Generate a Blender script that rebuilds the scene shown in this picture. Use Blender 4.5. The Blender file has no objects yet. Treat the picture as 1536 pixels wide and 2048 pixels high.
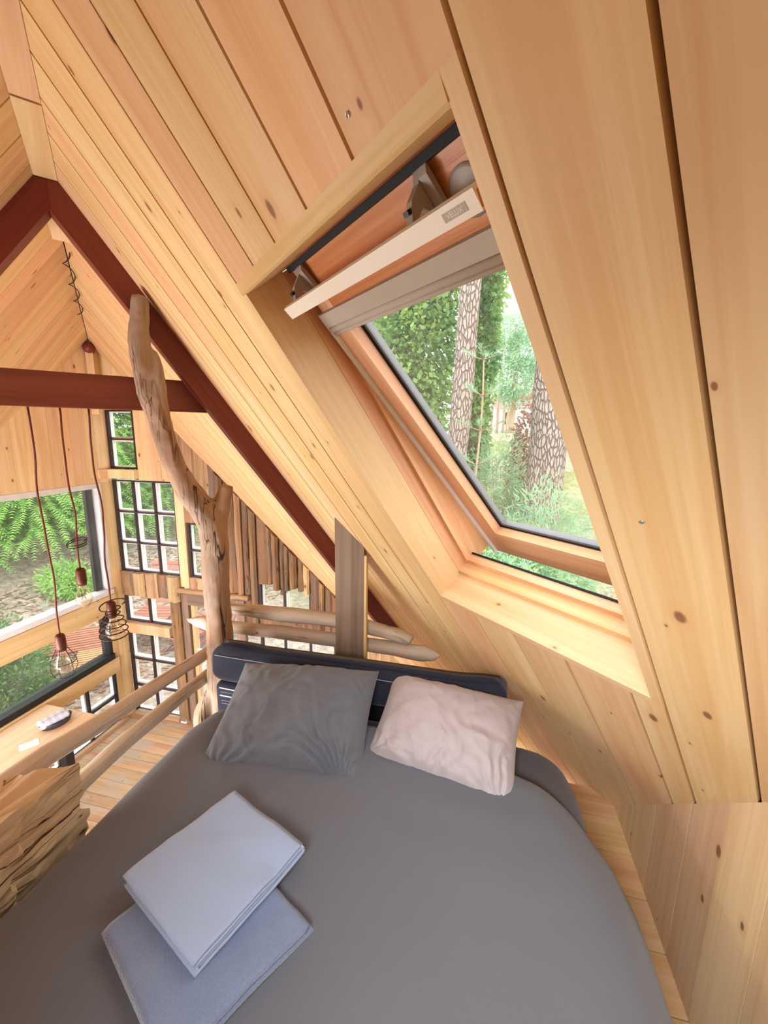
import bpy, bmesh, math, random
import numpy as np
from mathutils import Vector as V, Matrix, noise

# ------------------------------------------------------------------ scene, camera, sky, exposure
S = bpy.context.scene
COL = S.collection
random.seed(7)
rng = np.random.default_rng(7)

YAW, PITCH, ROLL = math.radians(-13.28204), math.radians(-10.70459), math.radians(0.77719)
CAM = V((0, 0, 3.18))
fw = V((math.sin(YAW) * math.cos(PITCH), math.cos(YAW) * math.cos(PITCH), math.sin(PITCH)))
r0 = V((math.cos(YAW), -math.sin(YAW), 0)); u0 = r0.cross(fw)
cr = r0 * math.cos(ROLL) + u0 * math.sin(ROLL); cu = -r0 * math.sin(ROLL) + u0 * math.cos(ROLL)
cam = bpy.data.objects.new('camera', bpy.data.cameras.new('camera')); COL.objects.link(cam)
cam.matrix_world = Matrix(((cr.x, cu.x, -fw.x, CAM.x), (cr.y, cu.y, -fw.y, CAM.y), (cr.z, cu.z, -fw.z, CAM.z), (0, 0, 0, 1)))
cam.data.sensor_fit = 'VERTICAL'; cam.data.sensor_height = 24.0; cam.data.lens = 836.6063 / 2048 * 24
cam.data.clip_start = 0.02; cam.data.clip_end = 400
S.camera = cam

W = bpy.data.worlds.new('sky'); S.world = W; W.use_nodes = True
W.node_tree.nodes['Background'].inputs[0].default_value = (0.93, 0.97, 1.0, 1)
W.node_tree.nodes['Background'].inputs[1].default_value = 1.5

def area(name, loc, target, size, power, col, spread=180):
    l = bpy.data.lights.new(name, 'AREA'); l.shape = 'RECTANGLE'; l.size, l.size_y = size; l.energy = power; l.color = col; l.spread = math.radians(spread)
    o = bpy.data.objects.new(name, l); COL.objects.link(o); o.location = loc
    o.rotation_euler = (V(target) - V(loc)).to_track_quat('-Z', 'Y').to_euler(); return o
area('loft_fill', (-2.35, 0.45, 2.12), (0.67, 1.25, 1.75), (0.7, 0.7), 11, (0.92, 0.97, 1.0))  # added fill towards right wall and low slope, no window stands here
area('bed_fill', (-0.10, -0.60, 3.25), (0.35, 1.25, 1.8), (0.6, 0.5), 3.4, (0.90, 0.96, 1.0), 76)  # added unseen fill with narrow spread, lifts bed and lower slope
area('lower_room_fill', (-2.35, -0.10, 1.25), (-3.1, 3.5, 1.1), (1.2, 0.8), 52, (0.97, 0.98, 1.0))  # added unseen fill that brightens the lower room and its floor

S.view_settings.view_transform = 'Standard'; S.view_settings.look = 'None'
S.view_settings.gamma = 1; S.view_settings.use_curve_mapping = False
S.view_settings.exposure = 1.6
S.cycles.max_bounces = 10; S.cycles.transparent_max_bounces = 16; S.cycles.diffuse_bounces = 6
S.cycles.use_denoising = True

# ------------------------------------------------------------------ house axes
TH, AL = math.radians(-47.10293), math.radians(53.86162)
RD = V((math.sin(TH), math.cos(TH), 0)); PD = V((math.cos(TH), -math.sin(TH), 0)); UP = V((0, 0, 1))
SL = PD * math.cos(AL) - UP * math.sin(AL); NR = PD * math.sin(AL) + UP * math.cos(AL)
SL2 = -PD * math.cos(AL) - UP * math.sin(AL); NL = -PD * math.sin(AL) + UP * math.cos(AL)
XL, YF, XR = -3.745, 3.55, 0.674
LOFT = 1.50
RK, RD0 = 0.03514, -0.8627          # the ridge line on the right slope: d = RD0 + RK*a
def R(a, d, e=0.0): return CAM + RD * a + SL * d + NR * (0.48 + e)          # right slope: along ridge, down slope, outward
RIDGE0 = R(0, RD0)
RDL = RD + SL * RK
NL = RDL.cross(SL2).normalized()
if NL.z < 0: NL = -NL
def Lf(a, d, e=0.0): return RIDGE0 + RDL * a + SL2 * d + NL * e               # left slope
def plane_z(x, y, o, nn): return o.z - ((x - o.x) * nn.x + (y - o.y) * nn.y) / nn.z
def roof_z(x, y): return min(plane_z(x, y, RIDGE0, NR), plane_z(x, y, RIDGE0, NL))
def ridge(a): return RIDGE0 + RDL * a
def FAR(s, z, q=0.0): return V((s, YF + q, z))                               # far wall (x, z, outward)
def LEFT(s, z, q=0.0): return V((XL - q, s, z))                              # left wall (y, z, outward)

# ------------------------------------------------------------------ object helpers
def thing(name, label, cat, loc=(0, 0, 0), group=None, rotz=0):
    o = bpy.data.objects.new(name, None); COL.objects.link(o); o.location = loc; o.rotation_euler = (0, 0, rotz)
    o.empty_display_size = 0.05; o['label'] = label; o['category'] = cat
    if group: o['group'] = group
    return o
def tag(o, label, cat, group=None):
    o['label'] = label; o['category'] = cat
    if group: o['group'] = group
    return o
def structure(o, label=None):
    o['kind'] = 'structure'
    if label: o['label'] = label
    return o
def struct_empty(name, loc=(0, 0, 0)):
    o = bpy.data.objects.new(name, None); COL.objects.link(o); o.location = loc; o.empty_display_size = 0.05
    return structure(o)
def adopt(o, parent):
    o.parent = parent
    o.matrix_parent_inverse = world_of(parent).inverted()
    return o
def world_of(o):
    m = Matrix.LocRotScale(o.location, o.rotation_euler, o.scale)
    if o.parent: return world_of(o.parent) @ o.matrix_parent_inverse @ m
    return m

class MB:
    def __init__(s): s.v = []; s.f = []; s.uv = []; s.sm = []
    def quadf(s, idx, uvs, smooth=False): s.f.append(idx); s.uv.extend(uvs); s.sm.append(smooth)
    def prism(s, poly, ext, la=None):
        """polygon (list of V) swept by vector ext; la = grain direction"""
        n = len(poly); b = len(s.v); ext = V(ext)
        if la is None:
            la = max((poly[i] - poly[i - 1] for i in range(n)), key=lambda q: q.length)
        la = V(la).normalized(); nn = ext.normalized(); lb = nn.cross(la)
        if lb.length < 1e-3: lb = nn.orthogonal()
        lb.normalize(); c = la.cross(lb)
        pts = [V(p) for p in poly] + [V(p) + ext for p in poly]
        s.v.extend(pts)
        def uv(p): return (p.dot(la), p.dot(lb) + p.dot(c))
        nrm = V((0, 0, 0))
        for i in range(n): nrm += pts[i].cross(pts[(i + 1) % n])
        flip = nrm.dot(ext) > 0
        A = list(range(n)); B = list(range(n, 2 * n))
        f1 = A[::-1] if flip else A; f2 = B if flip else B[::-1]
        s.quadf([b + i for i in f1], [uv(pts[i]) for i in f1]); s.quadf([b + i for i in f2], [uv(pts[i]) for i in f2])
        for i in range(n):
            j = (i + 1) % n
            q = [i, j, n + j, n + i] if flip else [j, i, n + i, n + j]
            s.quadf([b + k for k in q], [uv(pts[k]) for k in q])
        return s
    def box(s, o, a, b, c):
        o, a, b, c = V(o), V(a), V(b), V(c)
        la = max((a, b, c), key=lambda q: q.length)
        return s.prism([o, o + a, o + a + b, o + b], c, la)
    def bx(s, x0, x1, y0, y1, z0, z1): return s.box((x0, y0, z0), (x1 - x0, 0, 0), (0, y1 - y0, 0), (0, 0, z1 - z0))
    def on(s, F, s0, s1, z0, z1, q0, q1):
        o = F(s0, z0, q0)
        return s.box(o, F(s1, z0, q0) - o, F(s0, z1, q0) - o, F(s0, z0, q1) - o)
    def tube(s, path, rad, seg=10, wob=0.0, seed=0, caps=True, closed=False, flat=1.0):
        path = [V(p) for p in path]; n = len(path); b = len(s.v)
        if not hasattr(rad, '__len__'): rad = [rad] * n
        t = (path[1] - path[0]).normalized(); u = t.orthogonal().normalized(); L = 0
        for i in range(n):
            if closed: t2 = (path[(i + 1) % n] - path[i - 1]).normalized()
            else: t2 = (path[min(i + 1, n - 1)] - path[max(i - 1, 0)]).normalized()
            u = (u - t2 * u.dot(t2)).normalized(); w = t2.cross(u)
            if i: L += (path[i] - path[i - 1]).length
            for k in range(seg):
                an = 2 * math.pi * k / seg
                rr = rad[i]
                if wob: rr *= 1 + wob * noise.noise(V((L * 6, math.cos(an) * 1.3, math.sin(an) * 1.3 + seed * 7.7)))
                s.v.append(path[i] + (u * math.cos(an) + w * math.sin(an) * flat) * rr)
        L = 0; m = n if closed else n - 1
        for i in range(m):
            j = (i + 1) % n; L2 = L + (path[j] - path[i]).length
            for k in range(seg):
                k2 = (k + 1) % seg; c1 = 2 * math.pi * rad[i] / seg
                s.quadf([b + i * seg + k, b + i * seg + k2, b + j * seg + k2, b + j * seg + k],
                        [(L, k * c1), (L, (k + 1) * c1), (L2, (k + 1) * c1), (L2, k * c1)], True)
            L = L2
        if caps and not closed:
            s.quadf([b + k for k in range(seg)][::-1], [(s.v[b + k].x, s.v[b + k].z) for k in range(seg)][::-1])
            e = b + (n - 1) * seg
            s.quadf([e + k for k in range(seg)], [(s.v[e + k].x, s.v[e + k].z) for k in range(seg)])
        return s
    def lathe(s, c, prof, seg=20, axis=None):
        """prof = [(radius, height)], about an axis through c"""
        c = V(c); ax = V(axis or (0, 0, 1)).normalized(); u = ax.orthogonal().normalized(); w = ax.cross(u); b = len(s.v)
        for r, h in prof:
            for k in range(seg):
                an = 2 * math.pi * k / seg; s.v.append(c + ax * h + (u * math.cos(an) + w * math.sin(an)) * max(r, 1e-4))
        for i in range(len(prof) - 1):
            for k in range(seg):
                k2 = (k + 1) % seg
                s.quadf([b + i * seg + k, b + i * seg + k2, b + (i + 1) * seg + k2, b + (i + 1) * seg + k], [(i * .02, k * .02)] * 4, True)
        return s
    def grid(s, P, closed_u=False, smooth=True):
        """P[i][j] points"""
        n, m = len(P), len(P[0]); b = len(s.v)
        for row in P: s.v.extend(V(p) for p in row)
        for i in range(n if closed_u else n - 1):
            i2 = (i + 1) % n
            for j in range(m - 1):
                q = [b + i * m + j, b + i2 * m + j, b + i2 * m + j + 1, b + i * m + j + 1]
                s.quadf(q, [(i / n, j / m), ((i + 1) / n, j / m), ((i + 1) / n, (j + 1) / m), (i / n, (j + 1) / m)], smooth)
        return s
    def build(s, name, mat, parent=None):
        me = bpy.data.meshes.new(name); me.from_pydata([tuple(p) for p in s.v], [], s.f)
        uvl = me.uv_layers.new(name='UVMap')
        uvl.data.foreach_set('uv', np.array(s.uv, dtype=np.float32).ravel())
        me.polygons.foreach_set('use_smooth', s.sm); me.materials.append(mat); me.update()
        o = bpy.data.objects.new(name, me); COL.objects.link(o)
        if parent is not None: adopt(o, parent)
        return o

def clip(poly, nx, ny, c):
    """keep nx*x+ny*y <= c of a 2-D convex polygon"""
    out = []
    for i in range(len(poly)):
        p, q = poly[i], poly[(i + 1) % len(poly)]
        dp, dq = nx * p[0] + ny * p[1] - c, nx * q[0] + ny * q[1] - c
        if dp <= 0: out.append(p)
        if dp * dq < 0:
            t = dp / (dp - dq); out.append((p[0] + t * (q[0] - p[0]), p[1] + t * (q[1] - p[1])))
    return out
def clip3(poly, F, g, lim):
    """clip (a,d) polygon so that linear g(F(a,d)) <= lim"""
    o = g(F(0, 0)); return clip(poly, g(F(1, 0)) - o, g(F(0, 1)) - o, lim - o) if len(poly) > 2 else []
def copy_tree(o, parent=None):
    c = o.copy(); COL.objects.link(c)
    if parent is not None: c.parent = parent
    for ch in list(o.children): copy_tree(ch, c)
    return c

# ------------------------------------------------------------------ materials
def lin(c):
    return tuple((x / 255 / 12.92) if x <= 10 else ((x / 255 + .055) / 1.055) ** 2.4 for x in c) + (1,)
class NT:
    def __init__(s, name):
        s.m = bpy.data.materials.new(name); s.m.use_nodes = True; s.t = s.m.node_tree; s.n = s.t.nodes
        s.b = s.n['Principled BSDF']; s.out = s.n['Material Output']
    def node(s, typ, **kw):
        nd = s.n.new(typ)
        for k, v in kw.items():
            if k in nd.inputs.keys() and not hasattr(nd, k): s.set(nd.inputs[k], v)
            else: setattr(nd, k, v)
        return nd
    def set(s, sock, v):
        if isinstance(v, bpy.types.NodeSocket): s.t.links.new(v, sock)
        else: sock.default_value = v
    def math(s, op, a, b=0.0, clamp=False):
        nd = s.n.new('ShaderNodeMath'); nd.operation = op; nd.use_clamp = clamp; s.set(nd.inputs[0], a); s.set(nd.inputs[1], b); return nd.outputs[0]
    def mix(s, f, a, b, mode='MIX'):
        nd = s.n.new('ShaderNodeMix'); nd.data_type = 'RGBA'; nd.blend_type = mode
        s.set(nd.inputs[0], f); s.set(nd.inputs[6], a); s.set(nd.inputs[7], b); return nd.outputs[2]
    def mapping(s, vec, sc, loc=(0, 0, 0)):
        nd = s.n.new('ShaderNodeMapping'); s.set(nd.inputs['Vector'], vec); nd.inputs['Scale'].default_value = sc
        s.set(nd.inputs['Location'], loc); return nd.outputs[0]
    def noise(s, vec, scale=1, detail=4, rough=.55, dist=0):
        nd = s.n.new('ShaderNodeTexNoise'); s.set(nd.inputs['Vector'], vec); nd.inputs['Scale'].default_value = scale
        nd.inputs['Detail'].default_value = detail; nd.inputs['Roughness'].default_value = rough; nd.inputs['Distortion'].default_value = dist
        return nd.outputs['Fac']
    def ramp(s, fac, a, b):
        nd = s.n.new('ShaderNodeMapRange'); s.set(nd.inputs[0], fac); nd.inputs[1].default_value = a; nd.inputs[2].default_value = b
        nd.interpolation_type = 'SMOOTHSTEP'; return nd.outputs[0]
    def bump(s, h, strength=.2, dist=.005):
        nd = s.n.new('ShaderNodeBump'); nd.inputs['Strength'].default_value = strength; nd.inputs['Distance'].default_value = dist
        s.set(nd.inputs['Height'], h); s.t.links.new(nd.outputs[0], s.b.inputs['Normal'])

def wood(name, light, dark, knot=(96, 56, 30), knots=1.0, rough=.55, vary=.35, grain=1.0, gray=None, coord='UV', bump=.15, streak=.85, crack=0):
    t = NT(name)
    tc = t.n.new('ShaderNodeTexCoord'); oi = t.n.new('ShaderNodeObjectInfo')
    rnd = oi.outputs['Random']
    if coord == 'UV': vec = tc.outputs['UV']
    elif coord == 'ZUP':
        sx = t.n.new('ShaderNodeSeparateXYZ'); t.set(sx.inputs[0], tc.outputs['Object'])
        cb = t.n.new('ShaderNodeCombineXYZ'); t.set(cb.inputs[0], sx.outputs[2]); t.set(cb.inputs[1], sx.outputs[0]); t.set(cb.inputs[2], sx.outputs[1]); vec = cb.outputs[0]
    else: vec = t.mapping(tc.outputs['Object'], coord)
    off = t.n.new('ShaderNodeCombineXYZ'); t.set(off.inputs[0], t.math('MULTIPLY', rnd, 53.1)); t.set(off.inputs[1], t.math('MULTIPLY', rnd, 31.7))
    va = t.n.new('ShaderNodeVectorMath'); va.operation = 'ADD'; t.set(va.inputs[0], vec); t.set(va.inputs[1], off.outputs[0]); vec = va.outputs[0]
    big = t.noise(t.mapping(vec, (.7, 9, 9)), 1, 3, .5, .5)
    fine = t.noise(t.mapping(vec, (2.5 * grain, 95 * grain, 95 * grain)), 1, 3, .6, .3)
    ring = t.noise(t.mapping(vec, (.9, 26 * grain, 26 * grain)), 1, 2, .5, 1.2)
    f = t.math('ADD', t.math('MULTIPLY', big, .5), t.math('ADD', t.math('MULTIPLY', ring, .32), t.math('MULTIPLY', fine, .18)))
    f = t.ramp(f, .34, .66)
    col = t.mix(t.math('MULTIPLY', f, streak), lin(light), lin(dark))
    hs = t.n.new('ShaderNodeHueSaturation'); t.set(hs.inputs['Color'], col)
    t.set(hs.inputs['Value'], t.math('ADD', 1 - vary * .4, t.math('MULTIPLY', rnd, vary * .6)))
    t.set(hs.inputs['Hue'], t.math('ADD', .5 - .012, t.math('MULTIPLY', t.math('FRACT', t.math('MULTIPLY', rnd, 7.3)), .024)))
    col = hs.outputs[0]
    if gray:
        g = t.ramp(t.noise(t.mapping(vec, (2.2, 6, 6)), 1, 4, .6), .4, .68)
        col = t.mix(g, col, lin(gray))
    if crack:
        c1 = t.noise(t.mapping(vec, (.8, 16, 16)), 1, 3, .55, .6)
        cr_ = t.math('SUBTRACT', 1, t.ramp(t.math('ABSOLUTE', t.math('SUBTRACT', c1, .5)), .004, .022))
        c2 = t.ramp(t.noise(t.mapping(vec, (1.4, 5, 5)), 1, 2), .42, .6)
        cr_ = t.math('MULTIPLY', t.math('MULTIPLY', cr_, c2), crack)
        col = t.mix(cr_, col, lin(knot))
    if knots:
        vo = t.n.new('ShaderNodeTexVoronoi'); vo.voronoi_dimensions = '2D'; t.set(vo.inputs['Vector'], t.mapping(vec, (3.8, 6.5, 1))); vo.inputs['Scale'].default_value = 1
        sp = t.n.new('ShaderNodeSeparateColor'); t.set(sp.inputs[0], vo.outputs['Color'])
        gate = t.math('GREATER_THAN', sp.outputs[0], 1 - .55 * knots)
        d = t.math('ADD', vo.outputs['Distance'], t.math('MULTIPLY', t.math('SUBTRACT', fine, .5), .03))
        sz = t.math('ADD', .022, t.math('MULTIPLY', t.math('POWER', sp.outputs[1], 3), .07))
        k = t.math('SUBTRACT', 1, t.ramp(t.math('DIVIDE', d, sz), .55, 1.2))
        halo = t.math('SUBTRACT', 1, t.ramp(t.math('DIVIDE', d, sz), 1.0, 3.2))
        col = t.mix(t.math('MULTIPLY', t.math('MULTIPLY', halo, gate), .4), col, lin(dark))
        col = t.mix(t.math('MULTIPLY', t.math('MULTIPLY', k, gate), .8), col, lin(knot))
    t.set(t.b.inputs['Base Color'], col); t.b.inputs['Roughness'].default_value = rough
    t.b.inputs['Specular IOR Level'].default_value = .35
    if bump: t.bump(t.math('ADD', t.math('MULTIPLY', fine, .5), ring), bump, .003)
    return t.m
def plain(name, c, rough=.5, metal=0, var=0.0, scale=20, bump=0, spec=.4):
    t = NT(name); tc = t.n.new('ShaderNodeTexCoord')
    nz = t.noise(tc.outputs['Object'], scale, 4, .6)
    a = lin(c)
    col = t.mix(t.ramp(nz, .3, .7), tuple(x * (1 - var) for x in a[:3]) + (1,), tuple(min(1, x * (1 + var)) for x in a[:3]) + (1,))
    t.set(t.b.inputs['Base Color'], col); t.b.inputs['Roughness'].default_value = rough; t.b.inputs['Metallic'].default_value = metal
    t.b.inputs['Specular IOR Level'].default_value = spec
    if bump: t.bump(nz, bump, .004)
    return t.m
def fabric(name, c, var=.08, scale=900, sheen=.25, bump=.25, big=3.0, c2=None):
    t = NT(name); tc = t.n.new('ShaderNodeTexCoord')
    fn = t.noise(tc.outputs['Object'], scale, 2, .7); bg = t.noise(tc.outputs['Object'], big, 3, .5)
    a = lin(c); b = lin(c2) if c2 else tuple(x * (1 - 2 * var) for x in a[:3]) + (1,)
    col = t.mix(t.math('ADD', t.math('MULTIPLY', fn, .6), t.math('MULTIPLY', bg, .4)), a, b)
    t.set(t.b.inputs['Base Color'], col); t.b.inputs['Roughness'].default_value = .9; t.b.inputs['Specular IOR Level'].default_value = .15
    t.b.inputs['Sheen Weight'].default_value = sheen; t.b.inputs['Sheen Roughness'].default_value = .5
    t.bump(fn, bump, .002)
    return t.m
def glass(name, veil=.04, tint=(1, 1, 1)):  # pale diffuse share puts a hazy veil into the pane
    t = NT(name); tr = t.n.new('ShaderNodeBsdfTransparent'); tr.inputs[0].default_value = (*tint, 1)
    gl = t.n.new('ShaderNodeBsdfGlossy'); gl.inputs['Roughness'].default_value = .02
    df = t.n.new('ShaderNodeBsdfDiffuse'); df.inputs[0].default_value = (.85, .9, .9, 1)
    fr = t.n.new('ShaderNodeFresnel'); fr.inputs[0].default_value = 1.35
    tc = t.n.new('ShaderNodeTexCoord'); nz = t.ramp(t.noise(tc.outputs['Object'], 2.5, 4, .6), .35, .75)
    m1 = t.n.new('ShaderNodeMixShader'); t.set(m1.inputs[0], t.math('MULTIPLY', t.math('ADD', nz, .6), veil)); t.set(m1.inputs[1], tr.outputs[0]); t.set(m1.inputs[2], df.outputs[0])
    m2 = t.n.new('ShaderNodeMixShader'); t.set(m2.inputs[0], t.math('MINIMUM', fr.outputs[0], .5)); t.set(m2.inputs[1], m1.outputs[0]); t.set(m2.inputs[2], gl.outputs[0])
    t.t.links.new(m2.outputs[0], t.out.inputs[0]); return t.m
def leafmat(name, c1, c2, scale=2.0, trans=.35):
    t = NT(name); tc = t.n.new('ShaderNodeTexCoord')
    nz = t.ramp(t.noise(tc.outputs['Object'], scale, 5, .75), .3, .7)
    col = t.mix(nz, lin(c1), lin(c2))
    df = t.n.new('ShaderNodeBsdfDiffuse'); tl = t.n.new('ShaderNodeBsdfTranslucent'); t.set(df.inputs[0], col); t.set(tl.inputs[0], col)
    mx = t.n.new('ShaderNodeMixShader'); mx.inputs[0].default_value = trans; t.set(mx.inputs[1], df.outputs[0]); t.set(mx.inputs[2], tl.outputs[0])
    t.t.links.new(mx.outputs[0], t.out.inputs[0]); return t.m

M = {}
M['roof'] = wood('roof_pine', (232, 202, 154), (214, 164, 110), (112, 66, 36), .85, .5, .3)
M['roof_left'] = wood('roof_pine_left', (234, 206, 162), (214, 168, 118), (120, 72, 42), .4, .5, .3)
M['wallpine'] = wood('wall_pine', (230, 202, 162), (208, 166, 120), (110, 64, 36), .9, .55, .3)
M['liner'] = wood('liner_spruce', (228, 198, 150), (212, 168, 114), (160, 98, 52), .45, .45, .12, 1.3)
M['frame'] = wood('window_pine', (234, 194, 148), (212, 154, 102), (150, 90, 50), 0, .35, .1, 1.5)
M['sash'] = wood('sash_pine', (216, 140, 90), (178, 96, 54), (130, 70, 40), 0, .35, .1, 1.6, streak=.9)
M['rafter'] = wood('rafter_stain', (128, 58, 44), (96, 38, 30), (62, 26, 20), .2, .5, .15)
M['back'] = plain('dark_gap', (72, 36, 20), .9)
M['floor'] = wood('floor_board', (210, 172, 132), (164, 122, 86), (90, 52, 30), .7, .5, .5, gray=(176, 160, 142))
M['loft'] = wood('loft_board', (226, 194, 148), (200, 154, 106), (100, 60, 34), .6, .55, .25)
M['post'] = wood('corner_post', (218, 186, 142), (190, 150, 104), (110, 66, 36), .8, .5, .2)
M['rough'] = wood('rough_slab', (158, 118, 84), (88, 58, 38), (48, 30, 20), .6, .75, .9, .7, gray=(116, 96, 80), bump=.6, crack=.8)
M['roughlight'] = wood('rough_slab_light', (198, 164, 124), (130, 98, 68), (80, 46, 26), .6, .7, .5, .7, bump=.4)
M['gray'] = wood('grey_plank', (146, 122, 104), (98, 78, 66), (60, 44, 38), .6, .65, .2, .9, bump=.3)
M['drift'] = wood('driftwood', (208, 190, 168), (166, 144, 122), (80, 56, 40), .35, .7, .15, .9, gray=(200, 188, 174), bump=.35, crack=.7)
M['driftpost'] = wood('driftwood_post', (172, 142, 114), (116, 86, 62), (62, 42, 30), 0, .75, .1, .8, gray=(164, 144, 126), coord='ZUP', bump=.6, crack=1.0)
M['log'] = wood('hewn_log', (228, 206, 168), (172, 132, 88), (60, 36, 22), .8, .8, .1, .5, gray=(206, 184, 148), bump=.8, streak=.9, crack=1.0)
M['black'] = plain('black_paint', (24, 22, 24), .45)
M['muntin'] = plain('dark_brown_paint', (52, 34, 34), .5)
M['white'] = plain('white_paint', (232, 234, 236), .45, 0, .04, 6)
M['greyframe'] = plain('pale_grey_paint', (206, 206, 208), .5, 0, .06, 8)
M['gasket'] = plain('black_rubber', (14, 14, 15), .7)
M['alu'] = plain('aluminium', (120, 124, 126), .5, .1)
M['bar'] = plain('white_bar', (240, 232, 218), .35)
M['blind'] = fabric('blind_cloth', (186, 174, 160), .05, 300, .1)
M['bracket'] = plain('grey_plastic', (158, 148, 138), .45)
M['logo'] = plain('logo_print', (176, 168, 156), .5)
M['glass'] = glass('window_glass', .06)
M['skyglass'] = glass('roof_window_glass', .09)
M['duvet'] = fabric('charcoal_duvet', (101, 103, 110), .08, 700, .2, .2)
M['sheet'] = fabric('dark_sheet', (86, 80, 82), .08, 700, .2, .2)
M['pil1'] = fabric('grey_pillow', (104, 107, 115), .07, 700, .15, .2)
M['pil2'] = fabric('mauve_pillow', (178, 168, 170), .05, 700, .15, .2)
M['navy'] = fabric('navy_cushion', (43, 45, 60), .1, 800, .2, .3)
M['thread'] = plain('white_thread', (150, 150, 160), .8)
M['towel'] = fabric('smooth_towel', (152, 168, 196), .05, 900, .25, .25)
M['plush'] = fabric('plush_towel', (128, 142, 170), .12, 260, .5, .9, 14, c2=(92, 106, 134))
M['table'] = wood('table_top', (228, 202, 164), (206, 170, 128), (140, 90, 50), .1, .35, .05)
M['bowl'] = plain('black_bowl', (46, 44, 46), .5, 0, .1, 60)
M['napkin'] = fabric('grey_napkin', (186, 190, 202), .08, 600, .3)
M['paper'] = plain('white_paper', (235, 235, 238), .6)
M['ink'] = plain('grey_ink', (190, 190, 194), .6)
M['plastic'] = plain('white_plastic', (240, 240, 242), .35)
M['cord'] = plain('brown_cord', (110, 52, 38), .7)
M['wire'] = plain('rusty_wire', (58, 34, 26), .55, .3)
M['socket'] = plain('copper_socket', (92, 48, 34), .5, .3)
M['bulb'] = glass('bulb_glass', .05, (1.0, .93, .82))
M['steel'] = plain('steel', (190, 190, 188), .3, .9)
M['redwood'] = wood('deck_chair_red', (176, 116, 94), (146, 88, 70), (110, 56, 40), 0, .6, .15)
M['teak'] = wood('deck_chair_teak', (214, 168, 118), (180, 128, 84), (120, 80, 50), 0, .6, .15)
M['leaf_bright'] = leafmat('bright_leaves', (122, 178, 90), (184, 224, 130), 1.6)
M['leaf_dark'] = leafmat('dark_thuja', (78, 122, 70), (130, 174, 100), 4)
M['leaf_ivy'] = leafmat('ivy_leaves', (92, 142, 96), (172, 202, 118), .9)
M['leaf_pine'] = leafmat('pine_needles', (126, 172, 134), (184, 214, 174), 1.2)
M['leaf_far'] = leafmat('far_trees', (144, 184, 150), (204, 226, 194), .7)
M['leaf_yellow'] = leafmat('yellow_green', (184, 206, 100), (230, 234, 138), 1.5)
M['leaf_red'] = leafmat('copper_leaves', (154, 122, 106), (194, 154, 138), 1.5)
M['bark'] = wood('pine_bark', (170, 150, 138), (112, 94, 86), (80, 60, 50), .3, .9, .15, .25, gray=(160, 146, 136), bump=1.0, streak=1.0)
M['orangebark'] = wood('orange_bark', (196, 166, 142), (160, 128, 106), (90, 60, 44), 0, .9, .15, .3, bump=.6)
def bark_mat():
    t = NT('scaly_pine_bark'); tc = t.n.new('ShaderNodeTexCoord'); uv = tc.outputs['UV']
    wv = t.n.new('ShaderNodeVectorMath'); wv.operation = 'MULTIPLY_ADD'
    nn_ = t.n.new('ShaderNodeTexNoise'); t.set(nn_.inputs['Vector'], uv); nn_.inputs['Scale'].default_value = 6
    t.set(wv.inputs[0], nn_.outputs['Color']); wv.inputs[1].default_value = (.12, .05, 0); t.set(wv.inputs[2], uv)
    vo = t.n.new('ShaderNodeTexVoronoi'); vo.feature = 'DISTANCE_TO_EDGE'; vo.voronoi_dimensions = '2D'; t.set(vo.inputs['Vector'], t.mapping(wv.outputs[0], (5.5, 17, 1))); vo.inputs['Scale'].default_value = 1
    e = t.ramp(vo.outputs['Distance'], .0, .2); n2 = t.noise(t.mapping(uv, (12, 30, 1)), 1, 4, .6)
    c = t.mix(t.ramp(n2, .3, .7), lin((152, 134, 124)), lin((190, 172, 160)))
    t.set(t.b.inputs['Base Color'], t.mix(e, lin((124, 106, 97)), c)); t.b.inputs['Roughness'].default_value = .95; t.bump(e, 1.0, .03); return t.m
M['bark'] = bark_mat()
M['stem'] = plain('grey_stem', (150, 138, 122), .8, 0, .2, 8)
M['render'] = plain('house_render', (226, 228, 228), .8)
M['rooftile'] = plain('roof_tile', (150, 120, 110), .8, 0, .15, 6)
def ground_mat():
    t = NT('garden_ground'); tc = t.n.new('ShaderNodeTexCoord'); o = tc.outputs['Object']
    n1 = t.ramp(t.noise(o, 9, 6, .75), .3, .7); n2 = t.ramp(t.noise(o, .35, 4, .6), .44, .6)
    chips = t.mix(n1, lin((150, 128, 112)), lin((226, 208, 190)))
    moss = t.mix(t.ramp(t.noise(o, 3, 6, .8), .3, .7), lin((104, 112, 66)), lin((176, 178, 104)))
    sp = t.n.new('ShaderNodeSeparateXYZ'); t.set(sp.inputs[0], o)
    far = t.ramp(t.math('ADD', sp.outputs[1], t.math('MULTIPLY', sp.outputs[0], .35)), 5.2, 7.5)
    fac = t.math('MULTIPLY', far, t.math('ADD', .45, t.math('MULTIPLY', n2, .55)))
    t.set(t.b.inputs['Base Color'], t.mix(fac, chips, moss)); t.b.inputs['Roughness'].default_value = .95
    t.bump(n1, .8, .03); return t.m
M['ground'] = ground_mat()

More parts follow.
